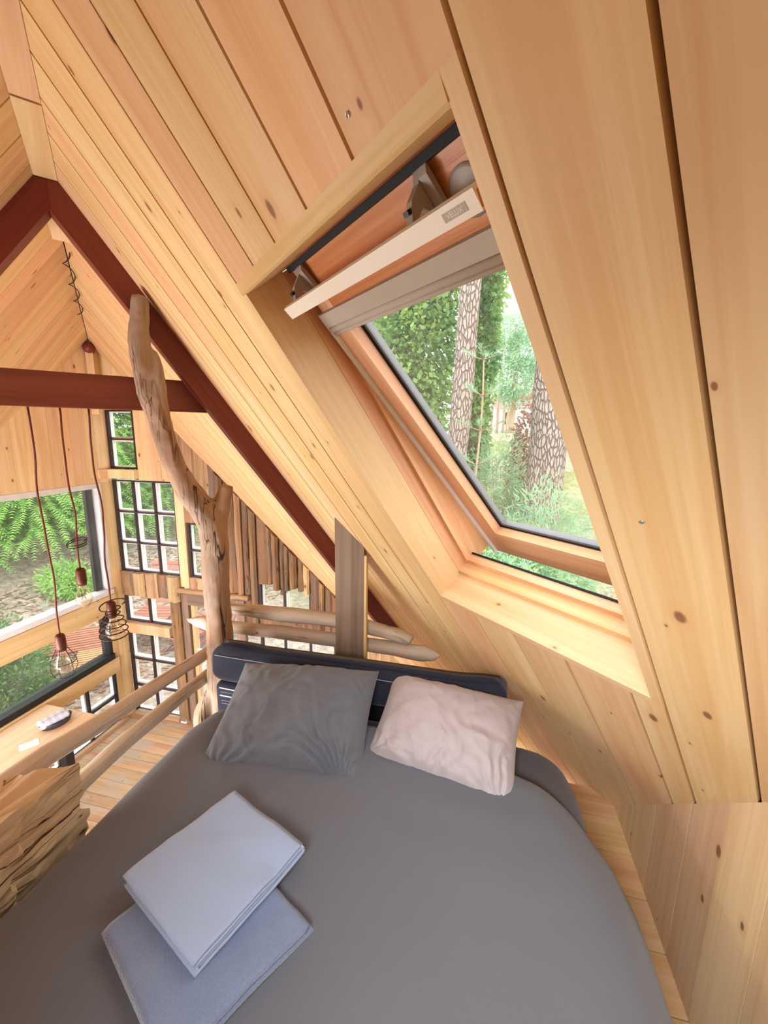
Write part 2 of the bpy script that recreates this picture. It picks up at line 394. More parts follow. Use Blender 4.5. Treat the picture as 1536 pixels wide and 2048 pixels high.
# ------------------------------------------------------------------ roof slopes
GAP = .0062
A_END = 5.6
def slope_board(parent, F, Nn, poly, mat, name='board', e0=0.0, th=.02):
    if len(poly) < 3: return
    A = abs(sum(poly[i - 1][0] * poly[i][1] - poly[i][0] * poly[i - 1][1] for i in range(len(poly)))) / 2
    if A < 2e-3: return
    pts = [F(a, d, e0) for a, d in poly]
    la = (F(0, 1) - F(0, 0)).normalized()
    return MB().prism(pts, Nn * th, la).build(name, mat, parent)
def right_poly(a0, a1, d0, d1):
    p = [(a0, d0), (a1, d0), (a1, d1), (a0, d1)]
    p = clip3(p, R, lambda q: -q.y, .95); p = clip3(p, R, lambda q: q.y, YF + .05); p = clip3(p, R, lambda q: -q.x, -XL + .05)
    p = clip3(p, R, lambda q: q.x, XR + .03); p = clip3(p, R, lambda q: -q.z, -.6)
    return clip(p, RK, -1, -RD0 - .004) if len(p) > 2 else p
def left_poly(a0, a1, d0, d1):
    p = [(a0, d0), (a1, d0), (a1, d1), (a0, d1)]
    p = clip3(p, Lf, lambda q: -q.y, .95); p = clip3(p, Lf, lambda q: q.y, YF + .05); p = clip3(p, Lf, lambda q: -q.x, -XL + .05)
    return clip3(p, Lf, lambda q: -q.z, -.02)

OA0, OA1, OD0, OD1 = .366, 1.175, -.106, 1.135           # roof-window opening in the lining
ceil_r = struct_empty('ceiling_right', RIDGE0); ceil_l = struct_empty('ceiling_left', RIDGE0)
full = [-1.62, -1.45, -1.29, -1.12, -.96, -.79, -.63, -.465, -.30, -.135, .034, .201, .366]
far_j = [1.175, 1.325, 1.473, 1.63, 1.785, 1.94, 2.09, 2.235]
while far_j[-1] < A_END: far_j.append(far_j[-1] + .15 + .01 * math.sin(far_j[-1] * 9))
def row(js, d0, d1, polyf, parent, F, Nn, mat):
    for i in range(len(js) - 1):
        g = GAP * (1.6 if (i * 7) % 5 == 2 else 1) * (.7 if js[i] > 1.9 else 1)
        slope_board(parent, F, Nn, polyf(js[i] + g / 2, js[i + 1] - g / 2, d0, d1), mat)
row(full, -1.2, 3.2, right_poly, ceil_r, R, NR, M['roof'])
row([.366, .572, .733, .888, 1.032, 1.175], -1.2, OD0, right_poly, ceil_r, R, NR, M['roof'])
row([.366, .446, .63, .815, .99, 1.175], OD1, 3.2, right_poly, ceil_r, R, NR, M['roof'])
row(far_j, -1.2, 3.4, right_poly, ceil_r, R, NR, M['roof'])
lj = [-1.62]
while lj[-1] < A_END: lj.append(lj[-1] + .158 + .014 * math.sin(lj[-1] * 5))
row(lj, .004, 5.6, left_poly, ceil_l, Lf, NL, M['roof_left'])
def backing(name, polys, F, Nn, e, th, mat, parent):
    m = MB()
    for p in polys:
        if len(p) > 2: m.prism([F(a, d, e) for a, d in p], Nn * th)
    return m.build(name, mat, parent)
o = OA0, OA1
backing('underlay', [right_poly(-1.62, OA0, -1.2, 3.4), right_poly(OA1, A_END, -1.2, 3.4), right_poly(OA0, OA1, -1.2, OD0), right_poly(OA0, OA1, OD1, 3.4)], R, NR, .0195, .03, M['back'], ceil_r)
backing('underlay', [left_poly(-1.62, A_END, 0, 5.7)], Lf, NL, .0195, .03, M['back'], ceil_l)

MB().prism([ridge(-1.0) - PD * .06 + UP * .012, ridge(A_END) - PD * .06 + UP * .012, ridge(A_END) + PD * .06 + UP * .012, ridge(-1.0) + PD * .06 + UP * .012], UP * .05, RD).build('ridge_cap', M['back'], ceil_r)
# ridge battens close the ridge
rb = struct_empty('trim_1', RIDGE0)
for a0, a1 in ((-1.2, 1.655), (1.665, 2.065), (2.15, 2.62)):
    w = .034
    c0, c1 = ridge(a0) - UP * .05, ridge(a1) - UP * .05
    MB().prism([c0 - PD * w, c1 - PD * w, c1 + PD * w, c0 + PD * w], UP * .012, RD).build('batten', M['roof_left'], rb)

# ------------------------------------------------------------------ roof window (window_1)
w1 = struct_empty('window_1', R(.77, .5, .1)); w1['label'] = 'open centre-hung pine roof window in the sloping board ceiling above the bed'
def rbx(a0, a1, d0, d1, e0, e1, la='a'):
    o = R(a0, d0, e0); m = MB(); return m.box(o, RD * (a1 - a0), SL * (d1 - d0), NR * (e1 - e0))
LE = -.004
rbx(.366, .392, OD0, OD1, LE, .12).build('liner_board', M['liner'], w1)
rbx(1.15, 1.175, OD0 + .03, OD1 - .025, LE, .118).build('liner_board', M['liner'], w1)
rbx(.392, 1.175, 1.11, OD1, LE, .12).build('liner_board', M['liner'], w1)
prof = [(-.106, -.004), (-.079, -.006), (-.074, .0), (-.0735, .02), (-.074, .075), (-.106, .075)]
MB().prism([R(.392, d, e) for d, e in prof], RD * .783, RD).build('liner_board', M['liner'], w1)
rbx(1.150, 1.165, -.074, 1.11, .119, .18).build('frame_jamb', M['frame'], w1)
MB().prism([R(1.134, d, e) for d, e in ((-.074, .165), (1.11, .165), (1.11, .345), (-.074, .175))], RD * .016, SL).build('frame_jamb', M['frame'], w1)
rbx(.377, .400, -.074, 1.11, .12, .34).build('frame_jamb', M['frame'], w1)
rbx(.392, 1.15, -.106, -.0755, .0755, .165).build('frame_head', M['sash'], w1)
rbx(.395, 1.112, -.0752, -.0615, .112, .132).build('gasket', M['gasket'], w1)
rbx(.392, 1.15, -.106, -.070, .166, .225).build('gasket', M['gasket'], w1)
rbx(.392, 1.15, 1.094, 1.13, .119, .168).build('frame_sill', M['frame'], w1)
rbx(.392, 1.15, 1.076, 1.13, .168, .200).build('frame_sill', M['frame'], w1)
rbx(.392, 1.15, 1.070, 1.10, .200, .206).build('gasket', M['gasket'], w1)
MB().lathe(R(1.10, 1.092, .192), [(.014, -.02), (.014, .02), (0, .02)], 12, RD).build('gasket', M['gasket'], w1)
# tilted sash
K = .146; TS = (SL + NR * K).normalized(); NS = (NR - SL * K).normalized()
def Sp(a, t, q=0.0): return R(a, .116, .155) + TS * t + NS * q
def sbx(a0, a1, t0, t1, q0, q1):
    return MB().box(Sp(a0, t0, q0), RD * (a1 - a0), TS * (t1 - t0), NS * (q1 - q0))
sbx(1.056, 1.122, -.195, 1.052, 0, .05).build('sash_stile', M['frame'], w1)
sbx(.400, .462, -.195, 1.052, 0, .05).build('sash_stile', M['frame'], w1)
sbx(.462, 1.056, -.195, .0, .001, .05).build('sash_rail', M['sash'], w1)
sbx(.462, 1.056, .915, 1.052, 0, .05).build('sash_rail', M['frame'], w1)
sbx(1.1225, 1.1335, -.06, 1.05, -.012, .012).build('weather_strip', M['white'], w1)
sbx(.40, 1.122, 1.0525, 1.062, .02, .05).build('gasket', M['gasket'], w1)
m = MB()
for a0, a1, t0, t1 in ((1.040, 1.056, 0, .915), (.462, .478, 0, .915), (.478, 1.04, .900, .915), (.478, 1.04, 0, .012)):
    m.box(Sp(a0, t0, .040), RD * (a1 - a0), TS * (t1 - t0), NS * .012)
m.build('spacer', M['alu'], w1)
m = MB()
for a0, a1, t0, t1 in ((1.053, 1.0562, 0, .915), (.4618, .465, 0, .915), (.465, 1.053, .9125, .9155)):
    m.box(Sp(a0, t0, .034), RD * (a1 - a0), TS * (t1 - t0), NS * .006)
m.build('seal', M['black'], w1)
m = MB(); m.grid([[Sp(.45, -.01, .045), Sp(.45, .93, .045)], [Sp(1.06, -.01, .045), Sp(1.06, .93, .045)]]).build('pane', M['skyglass'], w1)
# outer aluminium cladding of the sash
m = MB()
for a0, a1, t0, t1 in ((1.045, 1.135, -.2, 1.065), (.39, .475, -.2, 1.065), (.475, 1.045, .905, 1.065), (.475, 1.045, -.2, .0)):
    m.box(Sp(a0, t0, .052), RD * (a1 - a0), TS * (t1 - t0), NS * .012)
m.build('cladding', M['alu'], w1)
# blind cassette at the top of the pane
bl = sbx(.405, 1.118, -.060, -.022, -.020, .0).build('blind_cassette', M['blind'], w1)
MB().tube([Sp(.405, -.012, -.010), Sp(1.118, -.012, -.010)], .010, 12).build('blind_roll', M['blind'], bl)
MB().tube([Sp(.405, .003, -.006), Sp(1.118, .003, -.006)], .006, 10).build('blind_rail', M['blind'], bl)
# ventilation bar on two brackets
vb = MB()
prof = [(.000, .050), (.030, .056), (.030, .064), (.004, .074), (-.004, .060)]
vb = vb.prism([R(.445, d, e) for d, e in prof], RD * .675, RD).build('ventilation_bar', M['bar'], w1)
rbx(.4445, .4455, .004, .026, .056, .066).build('end_cap', M['sash'], vb)
lg = bpy.data.curves.new('bar_text', 'FONT'); lg.body = 'VELUX'; lg.size = .0105; lg.extrude = .0002; lg.align_x = 'CENTER'; lg.align_y = 'CENTER'
lo = bpy.data.objects.new('bar_text', lg); COL.objects.link(lo); lg.materials.append(M['bar'])
fx = (R(.48, .030, .056) - R(.48, .000, .050)).normalized(); outn = RD.cross(fx).normalized()
if outn.dot(NR) > 0: outn = -outn
def bar_frame(a, s, h):
    q = R(a, .0, .050) + fx * s + outn * h; xa = -RD; ya = outn.cross(xa)
    return Matrix(((xa.x, ya.x, outn.x, q.x), (xa.y, ya.y, outn.y, q.y), (xa.z, ya.z, outn.z, q.z), (0, 0, 0, 1)))
badge_o = R(.465, .0, .050) + fx * .0085 + outn * .0001
bd = MB().box(badge_o, RD * .046, fx * .0125, outn * .0006).build('badge', M['logo'], vb)
lo.matrix_world = bar_frame(.488, .0148, .0008)
mw = lo.matrix_world.copy(); lo.parent = vb; lo.matrix_parent_inverse = world_of(vb).inverted(); lo.matrix_basis = mw
for a in (1.065, .585):
    br = MB()
    pr = [(-.062, .118), (-.045, .108), (-.030, .082), (-.004, .066), (.002, .072), (-.014, .098), (.012, .128), (.012, .134), (-.062, .122)]
    br = MB().prism([R(a, d, e) for d, e in pr], RD * .014, SL).build('bracket', M['bracket'], w1)
    MB().prism([R(a - .020, d, e) for d, e in ((-.066, .117), (-.050, .110), (.010, .125), (.014, .137))], RD * .019, SL).build('bracket_plate', M['bracket'], br)
    rbx(a + .001, a + .013, -.0225, -.0145, .066, .074).build('clip', M['black'], br)
MB().lathe(Sp(.525, -.115, -.001), [(.038, .006), (.038, .0), (.032, -.002), (0, -.002)], 24, NS).build('hinge_disc', M['bracket'], w1)

# ------------------------------------------------------------------ right wall, loft floor, lower floor
wr = struct_empty('wall_right', (XR, 0, LOFT))
js = [-.84, -.66, -.48, -.29, -.1, .09, .27, .44, .61, .775, .945, 1.115, 1.276, 1.484, 1.66, 1.86]
for y0, y1 in zip(js[:-1], js[1:]):
    y0 += .0012; y1 -= .0012
    z0, z1 = roof_z(XR, y0), roof_z(XR, y1)
    MB().prism([V((XR, y0, LOFT)), V((XR, y1, LOFT)), V((XR, y1, z1)), V((XR, y0, z0))], V((.02, 0, 0)), UP).build('board', M['wallpine'], wr)
MB().prism([V((XR + .0205, -.84, LOFT - .3)), V((XR + .0205, 1.9, LOFT - .3)), V((XR + .0205, 1.9, LOFT)), V((XR + .0205, -.84, roof_z(XR, -.84)))], V((.03, 0, 0))).build('underlay', M['back'], wr)

wb = struct_empty('wall_back', (0, -.93, LOFT))
x = XL
while x < XR - .02:
    x1 = min(x + .16, XR); z0, z1 = roof_z(x, -.94), roof_z(x1, -.94)
    zb = LOFT if x > -1.45 else 0
    if min(z0, z1) > zb + .05:
        MB().prism([V((x + .001, -.93, zb)), V((x1 - .001, -.93, zb)), V((x1 - .001, -.93, z1 + .01)), V((x + .001, -.93, z0 + .01))], V((0, -.02, 0)), UP).build('board', M['wallpine'], wb)
    x = x1
fl = struct_empty('floor_loft', (-.3, .5, LOFT))
y = -1.62; ys = [1.945, 1.78, 1.615, 1.444, 1.277, 1.112]
while ys[-1] > -.75: ys.append(ys[-1] - .166)
for y1, y0 in zip(ys[:-1], ys[1:]):
    MB().bx(-1.47, XR, y0 + .002, y1 - .002, LOFT - .028, LOFT).build('floorboard', M['loft'], fl)
MB().bx(-1.46, XR, ys[-1], 1.94, LOFT - .16, LOFT - .029).build('joists', M['back'], fl)

fl2 = struct_empty('floor_lower', (-2.5, 2, 0))
y = -.6
while y < YF:
    w = rng.uniform(.1, .15); y1 = min(y + w, YF)
    xs = [XL, XL + rng.uniform(.6, 3.4), XR + .05]
    for x0, x1 in zip(xs[:-1], xs[1:]):
        MB().bx(x0 + .0015, x1 - .0015, y + .002, y1 - .002, -.028, rng.uniform(-.002, .002)).build('floorboard', M['floor'], fl2)
    y = y1
MB().bx(XL - .1, XR + .1, -.6, YF + .1, -.12, -.0285).build('subfloor', M['back'], fl2)

# ------------------------------------------------------------------ far wall (y = YF): planks, slabs, windows, door
wf = struct_empty('wall_far', (-2, YF, 0))
def far_plank(x0, x1, z0, z1, mat, q0=0.0, q1=.03, name='plank', lo=0.0, parent=None):
    """z1 None = up to the roof; lo = the bottom slants"""
    a, b = (roof_z(x0, YF) + .02, roof_z(x1, YF) + .02) if z1 is None else (z1, z1)
    if z1 is None and (a < z0 + .02 or b < z0 + .02):
        a = max(a, z0 + .01); b = max(b, z0 + .01)
    pts = [FAR(x0, z0, q0), FAR(x1, z0 + lo, q0), FAR(x1, b, q0)]
    pts.append(FAR(x0, a, q0))
    return MB().prism(pts, V((0, q1 - q0, 0)), UP).build(name, mat, parent or wf)
def planks(x0, x1, z0, z1, w, mat, q0=0.0, q1=.03, **kw):
    n = max(1, round((x1 - x0) / w)); e = [x0 + (x1 - x0) * i / n + (0 if i in (0, n) else rng.uniform(-.15, .15) * w) for i in range(n + 1)]
    for a, b in zip(e[:-1], e[1:]): far_plank(a + .001, b - .001, z0, z1, mat, q0 + rng.uniform(0, .004), q1, **kw)
def slab(x0, x1, z0, z1, mat=None, proud=.03, seed=0, parent=None):
    """rough sawn slab with wavy edges, an uneven face and broken ends"""
    n = 9; top = z1 if z1 is not None else None
    P = []
    for i in range(n + 1):
        t = i / n; ring = []
        for k, (sx, q) in enumerate(((0, .012), (0, -proud * .55), (.25, -proud), (.75, -proud * .96), (1, -proud * .5), (1, .012))):
            jx = .006 * noise.noise(V((t * 4, seed * 3.1, sx * 2))); x = x0 + (x1 - x0) * sx + jx
            zt = (roof_z(x, YF) + .015) if top is None else top + .012 * noise.noise(V((sx * 3, seed * 2.2, 5)))
            zb = z0 + .018 * noise.noise(V((sx * 4, seed * 5.3, 1)))
            zt = max(zt, zb + .02)
            ring.append(FAR(x, zb + (zt - zb) * t, q + .006 * noise.noise(V((t * 5, sx * 3, seed * 1.7)))))
        P.append(ring)
    m = MB(); b = len(m.v)
    for ring in P: m.v.extend(ring)
    for i in range(n):
        for k in range(6):
            k2 = (k + 1) % 6; q = [i * 6 + k, i * 6 + k2, (i + 1) * 6 + k2, (i + 1) * 6 + k]
            m.quadf(q, [(m.v[j].z, m.v[j].x + m.v[j].y) for j in q])
    for r, rev in ((0, False), (n, True)):
        q = [r * 6 + k for k in range(6)]; q = q if rev else q[::-1]
        m.quadf(q, [(m.v[j].y, m.v[j].x) for j in q])
    return m.build('slab', mat or M['rough'], parent or wf)

def lattice(name, F, s0, s1, z0, z1, cs, rs, label, bar=.016, fr=.026, wf_=.032, mat=None, out=.075):
    """glazed lattice: dark inner frame and muntins, white sash behind, a pane in each opening"""
    cs, rs = sorted(cs), sorted(rs); w = struct_empty(name, F((s0 + s1) / 2, z0)); w['label'] = label; mat = mat or M['muntin']
    m = MB()
    m.on(F, s0, s0 + fr, z0, z1, 0, .03); m.on(F, s1 - fr * .7, s1, z0, z1, 0, .03)
    m.on(F, s0 + fr, s1 - fr * .7, z0, z0 + fr * .6, 0, .03); m.on(F, s0 + fr, s1 - fr * .7, z1 - fr * .6, z1, 0, .03)
    m.build('inner_frame', mat, w)
    es = [s0] + list(cs) + [s1]; ez = [z0] + list(rs) + [z1]
    for c in cs: MB().on(F, c - bar / 2, c + bar / 2, z0 + fr * .6, z1 - fr * .6, 0, .028).build('muntin', mat, w)
    for i in range(len(es) - 1):
        for r in rs:
            MB().on(F, es[i] + (fr if i == 0 else bar / 2), es[i + 1] - (fr * .7 if i == len(es) - 2 else bar / 2), r - bar / 2, r + bar / 2, .001, .027).build('muntin', mat, w)
    m = MB()
    for a, b in zip(es[:-1], es[1:]):
        for c, d in zip(ez[:-1], ez[1:]):
            a2, b2, c2, d2 = a + .004, b - .004, c + .004, d - .004; k = wf_ * .62
            m.on(F, a2, a2 + k, c2, d2, .031, out); m.on(F, b2 - k, b2, c2, d2, .031, out)
            m.on(F, a2 + k, b2 - k, c2, c2 + k, .031, out); m.on(F, a2 + k, b2 - k, d2 - k, d2, .031, out)
    m.build('outer_sash', M['white'], w)
    for a, b in zip(es[:-1], es[1:]):
        for c, d in zip(ez[:-1], ez[1:]):
            q = .05
            MB().grid([[F(a + .005, c + .005, q), F(a + .005, d - .005, q)], [F(b - .005, c + .005, q), F(b - .005, d - .005, q)]], smooth=False).build('pane', M['glass'], w)
    return w
planks(-3.75, -3.41, 3.372, None, .12, M['wallpine'])
lattice('window_2', FAR, -3.742, -3.41, 2.783, 3.37, [], [3.08], 'small two-pane window high in the gable corner')
sb = far_plank(-3.79, -3.405, 2.688, 2.778, M['wallpine'], -.055, 0, 'sill_board')
planks(-3.41, -2.985, 2.672, None, .14, M['wallpine'], 0, .035)
lattice('window_3', FAR, -3.742, -2.995, 1.685, 2.668, [-3.497, -3.247], [2.335, 2.005], 'nine-pane lattice window beside the corner post')
xs = [-3.742, -3.565, -3.42, -3.27, -3.145, -2.995]
for i, (a, b) in enumerate(zip(xs[:-1], xs[1:])):
    slab(a + .003, b - .004, 1.425 + .01 * (i % 2), 1.69, M['roughlight'] if i in (1, 2, 4) else M['rough'], .035 + .018 * ((i * 2) % 3), i + 1)
far_plank(-3.745, -2.99, 1.44, 1.684, M['back'], .013, .03)
lattice('window_4', FAR, -3.742, -3.125, 1.112, 1.50, [-3.432], [], 'two-pane window under the row of short rough slabs')
far_plank(-3.775, -3.15, 1.0, 1.108, M['post'], -.055, 0, 'sill_board')
lattice('window_5', FAR, -3.742, -3.125, 0.0, .985, [-3.445], [.66, .33], 'six-pane lattice window reaching down to the lower floor')
MB().bx(-3.70, -3.12, YF - .06, YF, .0, .03).build('sill_board', M['floor'], wf)
slab(-3.125, -3.01, .03, 1.535, M['rough'], .07, 31)
MB().bx(-3.10, -3.03, YF - .06, YF, 0, .05).build('footing', M['render'], wf)
far_plank(-2.995, -2.895, 1.575, 2.672, M['wallpine'], -.012, .03)
lattice('window_6', FAR, -2.885, -2.55, 1.69, 2.262, [], [1.975], 'narrow two-pane window behind the forked driftwood post')
for i, (a, b) in enumerate(((-2.985, -2.90), (-2.90, -2.77), (-2.77, -2.64), (-2.64, -2.53))):
    far_plank(a + .001, b - .002, 2.668 if i == 0 else 2.265, None, M['roughlight'], 0, .03)
for i, (a, b) in enumerate(((-2.89, -2.80), (-2.80, -2.70), (-2.70, -2.60))): slab(a + .002, b - .002, 1.57, 1.695, M['roughlight'], .03, 40 + i)
xs = [-2.60, -2.525, -2.435, -2.33, -2.255, -2.185, -2.105]
for i, (a, b) in enumerate(zip(xs[:-1], xs[1:])):
    slab(a + .006, b - .005, (1.575, 1.565, 1.57, 1.545, 1.2, 1.18)[i], None, (M['gray'], M['rough'], M['rough'], M['roughlight'], M['rough'], M['rough'])[i], .025 + .02 * (i % 2), 50 + i)
xs = [-2.10, -2.0, -1.935, -1.865, -1.815, -1.755, -1.68, -1.62, -1.555]
for i, (a, b) in enumerate(zip(xs[:-1], xs[1:])):
    slab(a + .003, b - .003, (1.70, 1.71, 1.66, 1.61, 1.665, 1.695, 1.665, 1.65)[i], None, M['roughlight'] if i == 7 else M['rough'], .022 + .02 * (i % 3), 60 + i)
xs = [-1.55, -1.46, -1.40, -1.33, -1.22]
for i, (a, b) in enumerate(zip(xs[:-1], xs[1:])):
    slab(a + .003, b - .004, 1.24, None, M['rough'], .03 + .02 * (i % 2), 70 + i)
far_plank(-2.6, -1.25, 1.50, None, M['back'], .014, .03, 'underlay') if False else None
m = MB(); m.prism([FAR(-2.6, 1.58, .014), FAR(-2.1, 1.58, .014), FAR(-2.1, roof_z(-2.1, YF), .014), FAR(-2.6, roof_z(-2.6, YF), .014)], V((0, .02, 0)))
m.prism([FAR(-2.1, 1.72, .014), FAR(-1.56, 1.72, .014), FAR(-1.56, roof_z(-1.56, YF), .014), FAR(-2.1, roof_z(-2.1, YF), .014)], V((0, .02, 0)))
m.build('underlay', M['back'], wf)
lattice('window_7', FAR, -2.108, -1.553, 1.425, 1.78, [-1.835], [], 'two-pane window under ragged slab ends behind the bed rails')
slab(-2.1, -1.3, 1.285, 1.425, M['rough'], .03, 90)
lattice('window_8', FAR, -2.108, -1.30, .75, 1.285, [-1.84, -1.57], [], 'low window strip between the two driftwood bed rails')
planks(-2.26, XR, .0, .75, .16, M['roughlight'], 0, .03)
planks(-1.3, -.4, .75, None, .15, M['roughlight'], 0, .03)
# door with grey frame, left of the forked post
d1 = struct_empty('door_1', (-2.65, YF, 0)); d1['label'] = 'grey weathered plank door with glazed opening behind the forked post'
MB().on(FAR, -3.0, -2.925, .02, 1.5, -.02, .03).build('stile', M['gray'], d1)
MB().on(FAR, -2.36, -2.27, .02, 1.5, -.02, .03).build('stile', M['gray'], d1)
MB().on(FAR, -2.925, -2.36, 1.385, 1.5, -.02, .03).build('rail', M['gray'], d1)
MB().on(FAR, -2.925, -2.36, .02, .22, -.02, .03).build('rail', M['gray'], d1)
MB().on(FAR, -2.915, -2.875, .22, 1.385, .01, .06).build('glazing_bead', M['frame'], d1)
MB().on(FAR, -2.875, -2.36, 1.18, 1.20, .01, .03).build('glazing_bar', M['white'], d1)
MB().on(FAR, -2.875, -2.36, .86, .88, .01, .03).build('glazing_bar', M['white'], d1)
MB().grid([[FAR(-2.925, .22, .02), FAR(-2.925, 1.385, .02)], [FAR(-2.36, .22, .02), FAR(-2.36, 1.385, .02)]], smooth=False).build('pane', M['glass'], d1)
m = MB(); m.tube([FAR(-3.13 + i * .117, 1.545 + .004 * math.sin(i * 2), -.04) for i in range(9)], [.028] * 9, 10, .25, 3)
m.build('header_pole', M['roughlight'], wf)

# ------------------------------------------------------------------ left wall (x = XL)
wl = struct_empty('wall_left', (XL, 2, 0))
e = [.2, .36, .52, .68, .85, 1.02, 1.19, 1.36, 1.53, 1.70, 1.86, 2.02, 2.17, 2.33, 2.49, 2.645, 2.80, 2.96, 3.06, 3.155, 3.272, 3.41, 3.555]
def lz(y): return roof_z(XL, y) + .02
for a, b in zip(e[:-1], e[1:]):
    a += .001; b -= .001
    if lz(b) < 2.67: continue
    pts = [LEFT(a, 2.648), LEFT(b, 2.648), LEFT(b, lz(b)), LEFT(a, max(lz(a), 2.65))]
    MB().prism(pts, V((-.03, 0, 0)), UP).build('plank', M['wallpine'], wl)
MB().on(LEFT, 3.40, 3.545, 2.69, 2.778, -.02, 0).build('sill_board', M['wallpine'], wl)
MB().on(LEFT, 3.42, 3.549, 0, 2.647, 0, .12).build('corner_post', M['post'], wl)
MB().on(LEFT, 3.345, 3.42, 0, 1.44, 0, .1).build('corner_post', M['post'], wl)
MB().on(LEFT, .4, 3.42, 1.275, 1.475, -.03, .1).build('beam', M['post'], wl)
MB().on(LEFT, .4, 3.385, .605, .765, -.025, .1).build('beam', M['post'], wl)
def single(name, s0, s1, z0, z1, label, fm, t, b, r, deep=.1, inset=.0):
    w = struct_empty(name, LEFT((s0 + s1) / 2, z0)); w['label'] = label
    MB().on(LEFT, s0, s1, z1 - t, z1, inset, deep).build('frame_head', fm, w)
    MB().on(LEFT, s0, s1, z0, z0 + b, inset - .02, deep).build('frame_sill', fm, w)
    MB().on(LEFT, s1 - r, s1, z0 + b, z1 - t, inset, deep).build('frame_jamb', fm, w)
    MB().on(LEFT, s0, s0 + r, z0 + b, z1 - t, inset, deep).build('frame_jamb', fm, w)
    MB().grid([[LEFT(s0 + r, z0 + b, .06), LEFT(s0 + r, z1 - t, .06)], [LEFT(s1 - r, z0 + b, .06), LEFT(s1 - r, z1 - t, .06)]], smooth=False).build('pane', M['glass'], w)
    return w
for a in np.arange(-.93, .4, .16):
    b = min(a + .158, .4)
    if lz(a) > .1: MB().prism([LEFT(a, 0), LEFT(b, 0), LEFT(b, lz(b)), LEFT(a, lz(a))], V((-.03, 0, 0)), UP).build('plank', M['wallpine'], wl)
MB().on(LEFT, .4, .52, 0, 2.648, 0, .03).build('plank', M['wallpine'], wl)
wp = single('window_9', .5, 3.419, 1.477, 2.646, 'large picture window with pale grey frame in the left wall', M['greyframe'], .05, .05, .04)
MB().on(LEFT, 3.30, 3.378, 1.53, 2.595, .075, .11).build('outer_jamb', M['black'], wp)
wm = single('window_10', .5, 3.344, .768, 1.274, 'middle window with black frame under the wall beam', M['black'], .012, .06, .04)
cs = [3.011 - .333 * i for i in range(8)]
lattice('window_11', LEFT, .42, 3.344, .0, .604, sorted(cs), [.325], 'low black lattice window behind the side table', .02, .03, .03, M['black'])
MB().on(LEFT, .4, 3.40, -.0, .03, -.05, 0).build('sill_board', M['roughlight'], wl)

# ------------------------------------------------------------------ roof truss
def rafter(name, label, F, Nn, a0, a1, d1):
    poly = [(a0, -1.2 if F is R else 0), (a1, -1.2 if F is R else 0), (a1, d1), (a0, d1)]
    if F is R: poly = clip(poly, RK, -1, -RD0)
    top = [F(a, d, -.001) for a, d in poly]
    low = [p - Nn * .086 for p in top]
    c = V((ridge(a0).x, ridge(a0).y, 0)).dot(PD)
    for p in low:                                   # mitre at the ridge
        k = p.dot(PD) - c
        if (k < 0) == (F is R) and abs(k) < .2: p += SL * (-k / SL.dot(PD)) if F is R else SL2 * (-k / SL2.dot(PD))
    m = MB(); n = len(top); m.v = top + low; la = (F(0, 1) - F(0, 0)).normalized()
    for f in [list(range(n)), list(range(n, 2 * n))[::-1]] + [[i, i + n, (i + 1) % n + n, (i + 1) % n] for i in range(n)]:
        m.quadf(f, [(m.v[i].dot(la), m.v[i].dot(Nn) + m.v[i].dot(RD)) for i in f])
    o = m.build(name, M['rafter']); return tag(o, label, 'rafter')
rafter('rafter', 'dark brown rafter sloping down the right-hand roof behind the driftwood post', R, NR, 2.07, 2.14, 1.95)
rafter('rafter', 'dark brown rafter on the left roof slope', Lf, NL, 2.07, 2.14, 2.2)
def trus(perp, z, a): p = PD * perp + RD * a; return V((p.x, p.y, z))
def rperp(z): return (.48 - (z - 3.18) * NR.z) / PD.dot(NR)
def lperp(z): return 2 * V((ridge(2.17).x, ridge(2.17).y, 0)).dot(PD) - rperp(z)
tb = MB().prism([trus(lperp(3.263), 3.263, 2.145), trus(rperp(3.263), 3.263, 2.145), trus(rperp(3.40), 3.40, 2.145), trus(lperp(3.40), 3.40, 2.145)], RD * .05, PD).build('tie_beam', M['rafter'])
tag(tb, 'dark brown horizontal tie beam between the two rafters', 'beam')
rp = MB().lathe(ridge(4.98) - UP * .085, [(.0, 0), (.04, .005), (.05, .03), (.05, .20)], 14, RD).build('ridge_pole', M['rafter'])
tag(rp, 'rounded dark pole end under the ridge at the gable peak', 'pole')
structure(MB().prism([trus(-.05, 3.32, 5.02), trus(.01, 3.32, 5.02), trus(.01, 3.90, 5.02), trus(-.05, 3.90, 5.02)], RD * .012, UP).build('trim_2', M['wallpine']))

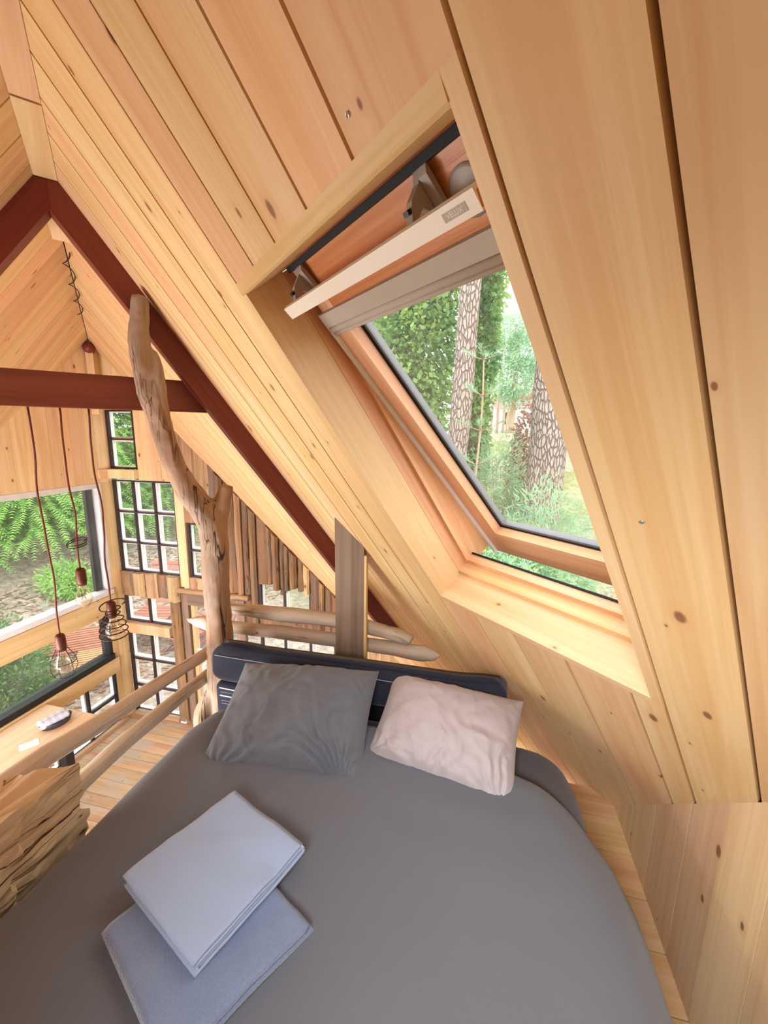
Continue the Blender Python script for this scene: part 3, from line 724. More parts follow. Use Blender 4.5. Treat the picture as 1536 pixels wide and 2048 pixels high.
# ------------------------------------------------------------------ driftwood post (forked), plank post, rails, log
def blob_wood(name, tubes, mat, vox=.009, rough=.010, seed=0):
    """tubes fused into one continuous limb"""
    m = MB()
    for path, rad in tubes:
        pts = [V(p) for p in path]; P = []; Q = []
        for i in range(len(pts) - 1):                                  # smooth the path
            p0, p1, p2, p3 = pts[max(i - 1, 0)], pts[i], pts[i + 1], pts[min(i + 2, len(pts) - 1)]
            for k in range(6):
                t = k / 6
                P.append(.5 * (2 * p1 + (p2 - p0) * t + (2 * p0 - 5 * p1 + 4 * p2 - p3) * t * t + (3 * p1 - p0 - 3 * p2 + p3) * t ** 3))
                Q.append(rad[i] + (rad[i + 1] - rad[i]) * t)
        P.append(pts[-1]); Q.append(rad[-1])
        m.tube(P, Q, 14, .16, seed)
    o = m.build(name, mat)
    rm = o.modifiers.new('fuse', 'REMESH'); rm.mode = 'VOXEL'; rm.voxel_size = vox; rm.use_smooth_shade = True
    sm = o.modifiers.new('smooth', 'SMOOTH'); sm.iterations = 4; sm.factor = .5
    tx = bpy.data.textures.new(name + '_relief', 'CLOUDS'); tx.noise_scale = .05
    dp = o.modifiers.new('relief', 'DISPLACE'); dp.texture = tx; dp.strength = rough; dp.mid_level = .5
    return o
trunk = [((-1.300, 1.775, 1.49), .079), ((-1.285, 1.755, 1.75), .074), ((-1.272, 1.742, 2.00), .068), ((-1.262, 1.735, 2.25), .064),
         ((-1.250, 1.722, 2.50), .064), ((-1.248, 1.716, 2.68), .068), ((-1.265, 1.690, 2.80), .059), ((-1.322, 1.632, 2.94), .052),
         ((-1.352, 1.585, 3.10), .046), ((-1.362, 1.562, 3.22), .045), ((-1.378, 1.530, 3.34), .044), ((-1.378, 1.506, 3.50), .041),
         ((-1.366, 1.505, 3.62), .038), ((-1.358, 1.508, 3.70), .031)]
dw = blob_wood('driftwood_post', [
    ([p for p, r in trunk], [r for p, r in trunk]),
    ([(-1.246, 1.716, 2.66), (-1.225, 1.728, 2.77), (-1.200, 1.742, 2.86), (-1.182, 1.752, 2.925)], [.056, .046, .040, .032]),
    ([(-1.275, 1.75, 1.98), (-1.296, 1.73, 1.86), (-1.335, 1.69, 1.80), (-1.352, 1.67, 1.72), (-1.345, 1.67, 1.56)], [.035, .030, .034, .04, .045]),
    ([(-1.355, 1.560, 3.22), (-1.336, 1.548, 3.33), (-1.330, 1.540, 3.42), (-1.335, 1.53, 3.50)], [.036, .026, .022, .010])], M['driftpost'])
tag(dw, 'tall forked driftwood post rising from the bed corner to the dark rafter', 'post')
pp = thing('plank_post', 'grey-brown flat plank post standing behind the bolster against the sloping ceiling', 'post', (-.595, 1.85, LOFT))
def pz(x, y): return plane_z(x, y, RIDGE0, NR) - .001
x0, x1, y0, y1 = -.668, -.524, 1.822, 1.862
m = MB(); m.v = [V((x0, y0, LOFT)), V((x1, y0, LOFT)), V((x1, y1, LOFT)), V((x0, y1, LOFT))]
m.v += [V((x, y, pz(x, y))) for x, y in ((x0, y0), (x1, y0), (x1, y1), (x0, y1))]
for f in ([3, 2, 1, 0], [4, 5, 6, 7], [0, 1, 5, 4], [1, 2, 6, 5], [2, 3, 7, 6], [3, 0, 4, 7]):
    m.quadf(f, [(m.v[i].z, m.v[i].x + m.v[i].y) for i in f])
m.build('plank', M['gray'], pp)
MB().bx(-.524, -.512, 1.823, 1.85, LOFT, pz(-.512, 1.85) - .004).build('edge_strip', M['roof'], pp)

def rail(name, pts, rad, label, seed, mat=None):
    P = []; Q = []
    for i in range(len(pts) - 1):
        for k in range(5):
            t = k / 5; P.append(V(pts[i]).lerp(V(pts[i + 1]), t)); Q.append(rad[i] + (rad[i + 1] - rad[i]) * t)
    P.append(V(pts[-1])); Q.append(rad[-1])
    for i in range(1, len(P) - 1):
        P[i] = P[i] + V((0, .004, .006)) * noise.noise(P[i] * 5 + V((seed, 0, 0)))
    o = MB().tube(P, Q, 14, .14, seed).build(name, mat or M['drift'])
    return tag(o, label, 'rail', 'driftwood rails round the bed platform')
rail('driftwood_rail', [(-1.36, 1.91, 2.222), (-1.0, 1.915, 2.224), (-.62, 1.915, 2.220), (-.45, 1.91, 2.200), (-.36, 1.905, 2.186), (-.300, 1.90, 2.170)], [.028, .040, .038, .034, .034, .026], 'upper driftwood rail behind the bolster, passing behind the plank post', 1)
rail('driftwood_rail', [(-1.59, 1.91, 2.125), (-1.53, 1.91, 2.123), (-1.47, 1.91, 2.120), (-1.40, 1.91, 2.114), (-1.31, 1.91, 2.110), (-1.0, 1.915, 2.118), (-.62, 1.915, 2.112), (-.40, 1.91, 2.108), (-.24, 1.905, 2.106), (-.19, 1.90, 2.104), (-.158, 1.895, 2.110)], [.006, .028, .040, .030, .034, .036, .036, .036, .040, .028, .006], 'lower driftwood rail behind the bolster with a pointed right tip', 2)
rail('driftwood_rail', [(-1.39, .25, 2.09), (-1.385, .78, 2.088), (-1.38, .94, 2.096), (-1.375, 1.25, 2.063), (-1.375, 1.81, 2.018)], [.05, .045, .038, .031, .031], 'upper driftwood rail along the open left side of the bed platform', 3)
rail('driftwood_rail', [(-1.385, .70, 1.89), (-1.385, 1.03, 1.898), (-1.38, 1.36, 1.908), (-1.375, 1.81, 1.893)], [.033, .034, .034, .030], 'lower pale rail along the left side of the bed platform, ending at the log block', 4)

# hewn log block
lb = MB()
def hew(base, zs, seed):
    P = []; n = len(base); sub = 16; loop = []
    for i in range(n):
        for k in range(sub): loop.append(V(base[i]).lerp(V(base[(i + 1) % n]), k / sub))
    cx = sum((p for p in loop), V((0, 0))) / len(loop)
    for z in zs:
        ring = []
        for p in loop:
            h = .008 * noise.noise(V((p.x * 11, p.y * 11, z * 28 + seed))) + .010 * noise.noise(V((p.x * 26, p.y * 26, z * 9 + seed))) + .011 * round(1.6 * noise.noise(V((p.x * 7 + p.y * 14, z * 30 + p.y * 12, seed)))) - .016 * math.exp(-((p.y - .70 - .03 * noise.noise(V((z * 6, 1, 2)))) / .010) ** 2)
            d = (p - cx).normalized(); ring.append(V((p.x + d.x * h, p.y + d.y * h, z)))
        P.append(ring)
    return P
base = [V((-1.172, .885)), V((-1.318, .80)), V((-1.325, .38)), V((-1.225, .34)), V((-1.172, .50))]
ring = hew(base, [LOFT + .66 * i / 60 for i in range(61)], 3.3)
# chipped upper edge, gently dished top
for p in ring[-1]:
    p.z += .014 * noise.noise(V((p.x * 20, p.y * 20, 2)))
top = ring[-1]; c = sum(top, V((0, 0, 0))) / len(top)
tops = [[c.lerp(p, f) + UP * (.006 * noise.noise(V((p.x * 9 * f, p.y * 9 * f, 7)))) for p in top] for f in (.85, .5, .02)]
allr = ring + tops; m = MB(); n = len(top); b = 0
for r_ in allr: m.v.extend(r_)
for i in range(len(allr) - 1):
    for k in range(n):
        q = [i * n + k, i * n + (k + 1) % n, (i + 1) * n + (k + 1) % n, (i + 1) * n + k]
        m.quadf(q, [(m.v[j].y + m.v[j].x * .3, m.v[j].z * 1.0 + m.v[j].x * .5) for j in q])
lo_ = m.build('log_block', M['log'])
tag(lo_, 'hewn pale log block with a split top beside the bed and the left rails', 'log')

# ------------------------------------------------------------------ bed
bed = thing('bed', 'wide bed with dark sheet on the loft floor beneath the roof window', 'bed', (-.35, .7, LOFT))
def soft_box(x0, x1, y0, y1, z0, z1, r, name, mat, parent=None, cut=None, nz=.004, seed=0, res=.06, k=6):
    """rounded soft block: superellipse plan with rounded rims"""
    cx, cy, hx, hy = (x0 + x1) / 2, (y0 + y1) / 2, (x1 - x0) / 2, (y1 - y0) / 2
    nseg = 96; P = []
    lv = [(0, 1 - r / hx * 1.0, -1), (0.0, 1, -1)]
    prof = []
    for i in range(7): a = math.pi / 2 * i / 6; prof.append((r * (1 - math.sin(a)), z0 + r * (1 - math.cos(a))))
    for i in range(7): a = math.pi / 2 * i / 6; prof.append((r * (1 - math.cos(a)), z1 - r * (1 - math.sin(a))))
    prof = [(min(hx, hy), z0)] + prof + [(min(hx, hy) * .5, z1 + .002), (min(hx, hy), z1 + .003)]
    for ins, z in prof:
        ring = []
        for q in range(nseg):
            an = 2 * math.pi * q / nseg; c_, s_ = math.cos(an), math.sin(an)
            ex = 2 / k; ux = math.copysign(abs(c_) ** ex, c_); uy = math.copysign(abs(s_) ** ex, s_)
            p = V((cx + ux * max(hx - ins, .001), cy + uy * max(hy - ins, .001), z))
            p += V((noise.noise(p * 6 + V((seed, 0, 0))), noise.noise(p * 6 + V((0, seed, 5))), noise.noise(p * 5 + V((0, 3, seed))))) * nz
            ring.append(p)
        P.append(ring)
    m = MB(); 
    for r_ in P: m.v.extend(r_)
    for i in range(len(P) - 1):
        for q in range(nseg):
            f = [i * nseg + q, i * nseg + (q + 1) % nseg, (i + 1) * nseg + (q + 1) % nseg, (i + 1) * nseg + q]
            m.quadf(f, [(m.v[j].x, m.v[j].y + m.v[j].z) for j in f], True)
    return m.build(name, mat, parent)
MB().bx(-1.10, .36, -.32, 1.56, LOFT, LOFT + .20).build('base', M['sheet'], bed)
soft_box(-1.115, .395, -.34, 1.60, LOFT + .19, 1.955, .055, 'mattress', M['sheet'], bed, nz=.006, k=9)
MB().bx(-1.20, -.61, 1.575, 1.70, LOFT, 1.80).build('head_ledge', M['black'], bed)
MB().bx(-.60, .12, 1.60, 1.70, LOFT, 1.995).build('head_ledge', M['black'], bed)

def duvet():
    nx, ny = 120, 110
    y0, y1 = -.42, 1.44
    P = []
    for j in range(ny + 1):
        t = j / ny; yb = y0 + (y1 - y0) * t; y = yb
        xl, xr = -1.128, .470
        xr -= .10 * max(0, (y - 1.0) / .44) ** 2; xl += .035 * max(0, (y - 1.2) / .24) ** 2
        row = []
        drop_l, drop_r = .34, .40; rr, rl = .17, .12
        Lt = (xr - xl) - rr - rl; al, ar = rl * math.pi / 2, rr * math.pi / 2
        tot = drop_l + al + Lt + ar + drop_r
        zt = 1.992
        for i in range(nx + 1):
            s_ = tot * i / nx
            if s_ < drop_l: x, z = xl - .03 * (1 - s_ / drop_l), zt - rl - (drop_l - s_)
            elif s_ < drop_l + al: a = (s_ - drop_l) / rl; x, z = xl + rl * (1 - math.cos(a)), zt - rl + rl * math.sin(a)
            elif s_ < drop_l + al + Lt: u = (s_ - drop_l - al) / Lt; x, z = xl + rl + u * Lt, zt + .022 * math.sin(math.pi * u)
            elif s_ < tot - drop_r: a = (s_ - drop_l - al - Lt) / rr; x, z = xr - rr + rr * math.sin(a), zt - rr + rr * math.cos(a)
            else: u = s_ - (tot - drop_r); x, z = xr + .05 * u / drop_r, zt - rr - u
            yy = yb - .15 * max(0, min(1, (x + .10) / .45)) * max(0, t - .5) * 2; y = yy
            w = .010 * noise.noise(V((x * 2.2, y * 1.8, 1.3))) + .0035 * noise.noise(V((x * 6, y * 5, 4))) + .0016 * (1 - abs(noise.noise(V((x * 3.1 + y, y * 4.2 - x, 6.6))))) ** 8
            near = max(0, (y - .85) / .55)
            w += near * (.012 * noise.noise(V((x * 4 + y * 2, y * 9 - x * 2, 8))) + -.010 * abs(noise.noise(V((x * 9 - y * 4, y * 7, 2)))))
            # two long creases fanning out from under the pillows
            for (ax, ay, bx_, by, h) in ((-.52, 1.15, -.62, .92, .012), (-.30, 1.12, -.18, .95, .008), (.42, 1.25, .36, .55, .010), (-.85, 1.1, -.7, .98, .006)):
                ab = V((bx_ - ax, by - ay)); tt = max(0, min(1, (V((x - ax, y - ay))).dot(ab) / ab.length_squared)); dd = (V((x - ax, y - ay)) - ab * tt).length
                w += h * math.exp(-(dd / .022) ** 2) * math.sin(math.pi * min(1, max(0, .1 + tt * .9)))
            edge = max(0, (t - .965) / .035); z -= .018 * edge ** 2
            if z < zt - .1: x += .012 * noise.noise(V((y * 5, z * 2, 3)))
            row.append(V((x, yy, z + w)))
        P.append(row)
    m = MB().grid(P)
    o = m.build('duvet', M['duvet'])
    sd = o.modifiers.new('thick', 'SOLIDIFY'); sd.thickness = .022; sd.offset = -1
    return o
tag(duvet(), 'large plain charcoal duvet spread over the bed and hanging down its sides', 'duvet')

def pillow(name, w, d, th, loc, pitch, yaw, roll, mat, label, seed, crease):
    n1, n2 = 110, 86; m = MB()
    Mx = Matrix.Translation(loc) @ Matrix.Rotation(yaw, 4, 'Z') @ Matrix.Rotation(pitch, 4, 'X') @ Matrix.Rotation(roll, 4, 'Y')
    for side in (1, -1):
        P = []
        for i in range(n1 + 1):
            u = -1 + 2 * i / n1; row = []
            for j in range(n2 + 1):
                v = -1 + 2 * j / n2
                x = u * w / 2 * (1 - .075 * (1 - u * u) * 0 - .05 * (1 - v * v) * abs(u) ** 3); y = v * d / 2 * (1 - .07 * (1 - u * u) * abs(v) ** 3)
                prof = ((1 - abs(u) ** 2.6) * (1 - abs(v) ** 2.6)); prof = max(prof, 0) ** .62
                z = side * th * prof * (.62 if side > 0 else .38)
                if side > 0:
                    rim = max(abs(u), abs(v)); e = rim ** 5 * (1 - rim ** 12)
                    c = 0
                    for (cx, cy, amp, fr) in crease:                     # creases radiating from gathered spots
                        du, dv = u - cx, v - cy; r = math.hypot(du, dv); an = math.atan2(dv, du)
                        c += amp * math.exp(-r * 1.5) * (1 - abs(2 * ((an * fr + 1.6 * noise.noise(V((u * 2, v * 2, seed)))) % 1) - 1)) * min(1, r * 4)
                    g_ = V((u * 2.2 + v * .8, v * 1.6, seed * 2)); fold = (1 - abs(noise.noise(g_ + V((noise.noise(g_ * 1.7), noise.noise(g_ * 1.7 + V((9, 0, 0))), 0)) * .5))) ** 10
                    z += (.011 * fold * (.35 + .65 * max(0, -v)) + c * 1.6 + .010 * noise.noise(V((u * 2.3, v * 2.3, seed))) + .0045 * noise.noise(V((u * 7, v * 5, seed + 4))) + e * .012 * noise.noise(V((u * 9, v * 9, seed + 9)))) * min(1, (1 - rim) * 6)
                row.append(Mx @ V((x, y, z)))
            P.append(row)
        if side < 0: P = P[::-1]
        m.grid(P)
    o = m.build(name, mat); return tag(o, label, 'pillow')
pillow('pillow', .61, .47, .20, V((-.668, 1.350, 2.070)), math.radians(24), math.radians(6), math.radians(-2), M['pil1'], 'dark grey creased pillow on the left half of the bed head', 3.1,
       [(.80, -1.0, .026, 3.2), (-.7, -1.05, .013, 2.2), (1.0, .2, .010, 1.8), (.2, 1.0, .008, 1.2)])
pillow('pillow', .54, .40, .17, V((-.085, 1.43, 2.065)), math.radians(24), math.radians(-7), math.radians(1), M['pil2'], 'pale mauve pillow at the right of the dark grey pillow', 8.4,
       [(.85, -1.0, .018, 2.6), (-.2, -1.1, .012, 2.0), (-1.0, -.8, .012, 1.8)])

# bolster and striped blanket under it
bo = soft_box(-1.205, .150, 1.575, 1.705, 2.0, 2.178, .05, 'bolster', M['navy'], nz=.012, seed=2, k=14)
tag(bo, 'long navy blue bolster cushion lying across the head of the bed', 'cushion')
m = MB(); m.tube([V((x, 1.572 + .003 * math.sin(x * 9), 2.145 + .005 * noise.noise(V((x * 3, 0, 1))))) for x in np.linspace(-1.18, .13, 40)], .0016, 6)
m.build('seam', M['thread'], bo)
m = MB(); m.tube([V((-.80, 1.572, z)) for z in np.linspace(2.145, 2.06, 6)], .0012, 6); m.build('seam', M['thread'], bo)
sb_ = soft_box(-1.20, -.62, 1.59, 1.70, 1.803, 1.992, .03, 'striped_blanket', M['navy'], nz=.004, seed=6, k=12)
tag(sb_, 'dark folded blanket with pale stripes under the left end of the bolster', 'blanket')
for z in (1.965, 1.925): MB().tube([V((x, 1.5895, z + .002 * math.sin(x * 20))) for x in np.linspace(-1.175, -.7, 20)], .003, 6).build('stripe', M['paper'], sb_)
for z in (1.945, 1.900, 1.885): MB().tube([V((x, 1.590, z)) for x in np.linspace(-1.17, -.7, 12)], .001, 6).build('stripe', M['thread'], sb_)

# ------------------------------------------------------------------ folded towels
def folded(name, c, e1, e2, L1, L2, layers, gap, th, mat, label, seed, wav=.004):
    """cloth folded in layers: zig-zag path along e1, swept along e2"""
    e1 = V((*e1, 0)).normalized(); e2 = V((*e2, 0)).normalized(); c = V(c); path = []
    for k in range(layers):
        z = k * gap; xs = np.linspace(-L1 / 2, L1 / 2, 26)
        xs = xs if k % 2 == 0 else xs[::-1]
        ins = .012 * ((k * 5) % 3) if k < layers - 1 else 0
        for x in xs: path.append((x * (1 - ins / L1), z))
        if k < layers - 1:
            s_ = 1 if k % 2 == 0 else -1
            for a in np.linspace(-math.pi / 2, math.pi / 2, 7)[1:-1]:
                path.append((s_ * (L1 / 2 - ins / 2 + gap / 2 * math.cos(a)), z + gap / 2 + gap / 2 * math.sin(a)))
    P = []; n2 = 30
    for (x, z) in path:
        row = []; lay = z / gap
        for j in range(n2 + 1):
            v = -1 + 2 * j / n2; y = v * (L2 / 2 + .006 * noise.noise(V((lay * 3, seed, v * .5))))
            y *= 1 + .035 * math.sin(x * 9 + seed) * (1 if lay > .5 else .6); r_ = .035; ax, ay = max(0, abs(x) - (L1 / 2 - r_)), max(0, abs(y) - (L2 / 2 - r_))
            droop = -.006 * (max(0, abs(x) / (L1 / 2) - .75) * 4) ** 2 * min(1, z / gap) * .5 if z > 0 else 0
            zz = z + droop + wav * noise.noise(V((x * 9, y * 9, seed))) * min(1, .3 + lay * .3) + .003 * noise.noise(V((x * 22, y * 22, seed + lay)))
            row.append(c + e1 * x + e2 * y + UP * zz)
        P.append(row)
    o = MB().grid(P).build(name, mat)
    sd = o.modifiers.new('thick', 'SOLIDIFY'); sd.thickness = th; sd.offset = 0
    return tag(o, label, 'towel', 'folded towels on the duvet')
folded('folded_towel', (-.56, .655, 2.026), (.45, .89), (.89, -.45), .31, .35, 3, .017, .013, M['plush'], 'plush grey-blue towel lying folded under the smooth towel', 5.5, .010)
folded('folded_towel', (-.603, .763, 2.076), (.36, .93), (.93, -.36), .315, .295, 4, .009, .005, M['towel'], 'smooth light grey-blue folded towel on top of the plush towel', 2.2, .009)

# ------------------------------------------------------------------ side table by the left wall and what lies on it
TZ = .75
t = thing('side_table', 'long pale wooden side table with black legs along the left window wall', 'table', (-3.43, 1.9, 0))
MB().bx(-3.70, -3.17, 1.15, 2.576, TZ - .028, TZ).build('table_top', M['table'], t)
for x, y in ((-3.30, 2.40), (-3.62, 2.40), (-3.30, 1.3), (-3.62, 1.3)): MB().bx(x - .035, x + .035, y - .035, y + .035, 0.003, TZ - .0285).build('leg', M['black'], t)
MB().bx(-3.64, -3.28, 1.33, 2.37, TZ - .08, TZ - .03).build('apron', M['black'], t)
bw = thing('oval_bowl', 'black oval bowl standing on the side table', 'bowl', (-3.36, 2.395, TZ))
def oval(c, prof, sx, sy, rot, name, mat, parent, seg=36):
    P = []
    for r, h in prof:
        P.append([V((c[0] + (sx * r * math.cos(a)) * math.cos(rot) - (sy * r * math.sin(a)) * math.sin(rot),
                     c[1] + (sx * r * math.cos(a)) * math.sin(rot) + (sy * r * math.sin(a)) * math.cos(rot), c[2] + h)) for a in np.linspace(0, 2 * math.pi, seg + 1)])
    return MB().grid(P).build(name, mat, parent)
oval((-3.36, 2.395, TZ), [(0, .001), (.78, .001), (.86, .010), (1.0, .052), (.97, .054), (.90, .04), (.80, .012), (0, .010)], .085, .118, math.radians(-18), 'body', M['bowl'], bw)
for i, (dx, dy, dz, ln, rr, lab) in enumerate(((-.020, .0, .062, .20, .030, 'grey rolled towel at the back of the black bowl'), (.022, -.01, .058, .20, .029, 'grey rolled towel at the front of the black bowl'))):
    ax = V((.26, .965, .03)).normalized(); c = V((-3.36 + dx, 2.385 + dy, TZ + dz)); pts = [c + ax * (u * ln / 2) for u in np.linspace(-1, 1, 15)]
    rd_ = [rr * (.80 if k in (0, 14) else 1) * (1 + .07 * math.sin(k * 1.9 + i)) for k in range(15)]
    tag(MB().tube(pts, rd_, 16, .12, i + 3).build('rolled_towel', M['napkin']), lab, 'towel', 'rolled towels in the bowl')
lf = thing('leaflet', 'small printed white leaflet lying on the side table', 'leaflet', (-3.37, 2.20, TZ))
pa = V((.55, .83, 0)).normalized(); pb = V((.83, -.55, 0)).normalized(); o_ = V((-3.40, 2.13, TZ + .0006))
MB().box(o_, pa * .12, pb * .085, UP * .001).build('sheet', M['paper'], lf)
for k in range(4): MB().box(o_ + pa * .015 + pb * (.015 + .016 * k) + UP * .0011, pa * .085, pb * .006, UP * .0003).build('print_line', M['ink'], lf)
ws = thing('wall_socket', 'white double power socket on the wooden beam above the side table', 'socket', (XL + .03, 2.30, .68))
MB().box((XL + .0255, 2.205, .640), (0, .19, 0), (.018, 0, 0), (0, 0, .075)).build('plate', M['plastic'], ws)
for y in (2.25, 2.305, 2.36): 
    r_ = MB().lathe((XL + .044, y, .677), [(.026, 0), (.026, .002), (.022, .002), (.020, -.004), (0, -.004)], 20, (1, 0, 0)).build('outlet', M['plastic'], ws)
    for dy in (-.009, .009): MB().lathe((XL + .0405, y + dy, .677), [(.003, 0), (.003, .0008), (0, .0008)], 8, (1, 0, 0)).build('hole', M['black'], r_)

# ------------------------------------------------------------------ pendant lamps
def pendant(x, y, zb, label, seed, cage, lamp=True):
    t = thing('pendant_lamp', label, 'lamp', (x, y, zb), 'pendant lamps on brown cords')
    zt = 3.262; n = 26; pts = []
    for k in range(n + 1):
        u = k / n; z = zt + (zb + .075 - zt) * u; a = min(1, 4 * u * (1 - u) * 1.3)
        pts.append(V((x + .014 * a * noise.noise(V((u * 5, seed, 0))) + .010 * math.sin(u * 9 + seed) * a, y + .012 * a * noise.noise(V((u * 5, 9, seed))), z)))
    MB().tube(pts, .0038, 8).build('cord', M['cord'], t)
    MB().lathe((x, y, zb), [(.0, .078), (.014, .076), (.019, .066), (.020, .02), (.017, .0), (0, 0)], 16).build('lamp_holder', M['socket'], t)
    bprof = [(.013, .0), (.014, -.012), (.026, -.035), (.034, -.062), (.030, -.085), (.016, -.102), (.0, -.106)]
    b = MB().lathe((x, y, zb), bprof, 20).build('bulb', M['bulb'], t)
    MB().tube([(x + .010 * math.cos(k * 2.2), y + .010 * math.sin(k * 2.2), zb - .02 - .045 * (k % 2)) for k in range(9)], .0009, 5).build('filament', M['socket'], b)
    if cage == 'spiral':
        pts = [];
        for k in range(150):
            u = k / 149; a = u * 2 * math.pi * 6.5; z = zb + .07 - .17 * u
            rr = .060 * (1 - u * 4) + .023 * u * 4 if u < .25 else (.025 + .032 * math.sin((u - .25) / .75 * math.pi * .62))
            pts.append(V((x + rr * math.cos(a), y + rr * math.sin(a), z + .006 * math.sin(a))))
        MB().tube(pts, .0028, 6).build('cage', M['wire'], t)
    elif cage == 'ring':
        pts = []
        for k in range(60):
            u = k / 59; a = u * 2 * math.pi * 2.1; pts.append(V((x + .036 * math.cos(a), y + .036 * math.sin(a), zb + .20 - .02 * u + .008 * math.sin(a))))
        MB().tube(pts, .0022, 6).build('cage', M['wire'], t)
    elif cage == 'bars':
        m = MB()
        for k in range(6):
            a = k * math.pi / 3; m.tube([(x + r_ * math.cos(a), y + r_ * math.sin(a), zb + h) for r_, h in ((.02, .01), (.045, -.04), (.05, -.08), (.036, -.115))], .0016, 5)
        for r_, h in ((.047, -.05), (.036, -.115)): m.tube([(x + r_ * math.cos(a), y + r_ * math.sin(a), zb + h) for a in np.linspace(0, 2 * math.pi, 25)[:-1]], .0016, 5, closed=True)
        m.build('cage', M['wire'], t)
pendant(-1.744, 1.311, 2.229, 'pendant lamp on the leftmost brown cord with a thin barred cage', 1.0, 'bars')
pendant(-1.676, 1.384, 2.510, 'highest hanging bulb with a loose wire ring on its cord', 2.0, 'ring')
pendant(-1.611, 1.454, 2.336, 'pendant lamp in a wide spiral wire cage beside the corner post', 3.0, 'spiral')
# wire twist under the ridge
pts = []
for k in range(60):
    u = k / 59; p = ridge(2.75 + 1.2 * u); a = u * 22
    pts.append(p - UP * (.05 + .014 * math.sin(a)) + PD * (.02 * math.cos(a)))
tag(MB().tube(pts, .0032, 6).build('twisted_wire', M['wire']), 'thin twisted wire strung along the ridge between rafter and gable', 'wire')
for a, d, lab in ((.545, -.145, 'small steel screw eye in the ceiling board above the roof window'), (.307, .512, 'small steel screw in the wide board right of the roof window')):
    sc = MB().lathe(R(a, d, .0), [(.0, -.0015), (.002, -.0015), (.003, 0)], 12, NR)
    sc.tube([R(a + .003 * math.cos(q), d + .003 * math.sin(q), -.002) for q in np.linspace(0, 2 * math.pi, 13)[:-1]], .0008, 6, closed=True)
    tag(sc.build('screw', M['steel']), lab, 'screw')

# ------------------------------------------------------------------ garden outside
def gz(x, y):
    d = max(0.0, math.hypot(x + 1.5, y - 1.0) - 7.0)
    return -.12 + .24 * min(d, 14) + .05 * noise.noise(V((x * .35, y * .35, 0))) * min(1, d + .2)
P = []
xs = np.concatenate([np.linspace(-60, -14, 14), np.linspace(-13, 7, 61), np.linspace(8, 50, 14)]); ys_ = np.concatenate([np.linspace(-25, -4, 10), np.linspace(-3, 16, 58), np.linspace(17, 80, 14)])
for x in xs: P.append([V((x, y, gz(x, y))) for y in ys_])
g = MB().grid(P).build('ground_garden', M['ground']); structure(g)
# wood chips scattered near the house
nC = 5200; m = MB()
cx_ = rng.uniform(-8.5, -3.95, nC); cy_ = rng.uniform(1.5, 9.0, nC)
vs, fs = [], []
for i in range(nC):
    a = rng.uniform(0, 6.28); l, w = rng.uniform(.02, .05), rng.uniform(.008, .02); z = gz(cx_[i], cy_[i]) + .008
    ca, sa = math.cos(a), math.sin(a); b = len(vs); tz = rng.uniform(-.015, .015)
    for ux, uy, uz in ((-l, -w, 0), (l, -w, tz), (l, w, tz), (-l, w, .004)): vs.append((cx_[i] + ux * ca - uy * sa, cy_[i] + ux * sa + uy * ca, z + abs(uz)))
    fs.append((b, b + 1, b + 2, b + 3))
def raw(name, vs, fs, mat, parent=None):
    me = bpy.data.meshes.new(name); me.from_pydata([tuple(v) for v in vs], [], [tuple(f) for f in fs]); me.materials.append(mat); me.update()
    o = bpy.data.objects.new(name, me); COL.objects.link(o)
    if parent is not None: adopt(o, parent)
    return o
ch = raw('wood_chips', vs, fs, M['roughlight']); ch['kind'] = 'stuff'; ch['label'] = 'pale wood chips covering the yard outside the windows'; ch['category'] = 'wood chips'

def leaf_cloud(name, blobs, n, size, mat, parent, asp=2.0, droop=.3, seed=0, shell=.55):
    """n leaves on the shells of ellipsoids (x,y,z,rx,ry,rz), turned outwards and drooping"""
    r = np.random.default_rng(seed); w = np.array([b[3] * b[4] + b[3] * b[5] for b in blobs]); w = w / w.sum()
    k = r.choice(len(blobs), n, p=w); B = np.array(blobs)[k]
    d = r.normal(size=(n, 3)); d /= np.linalg.norm(d, axis=1)[:, None]
    rad = shell + (1 - shell) * r.random(n) ** .6; c = B[:, :3] + d * B[:, 3:6] * (rad * (1 + .12 * r.normal(size=n)))[:, None]
    dirv = d + r.normal(size=(n, 3)) * .6; dirv[:, 2] -= droop; dirv /= np.linalg.norm(dirv, axis=1)[:, None]
    s = np.cross(dirv, r.normal(size=(n, 3))); s /= np.linalg.norm(s, axis=1)[:, None]
    L = size * (.6 + .8 * r.random(n))[:, None]; Wd = L / asp / 2
    v = np.stack([c, c + dirv * L * .5 + s * Wd, c + dirv * L, c + dirv * L * .5 - s * Wd], 1).reshape(-1, 3)
    me = bpy.data.meshes.new(name); me.vertices.add(4 * n); me.vertices.foreach_set('co', v.astype(np.float32).ravel())
    me.loops.add(4 * n); me.loops.foreach_set('vertex_index', np.arange(4 * n, dtype=np.int32)); me.polygons.add(n)
    me.polygons.foreach_set('loop_start', np.arange(0, 4 * n, 4, dtype=np.int32)); me.update(calc_edges=True); me.materials.append(mat)
    o = bpy.data.objects.new(name, me); COL.objects.link(o); o['kind'] = 'stuff'
    if parent is not None: adopt(o, parent)
    return o
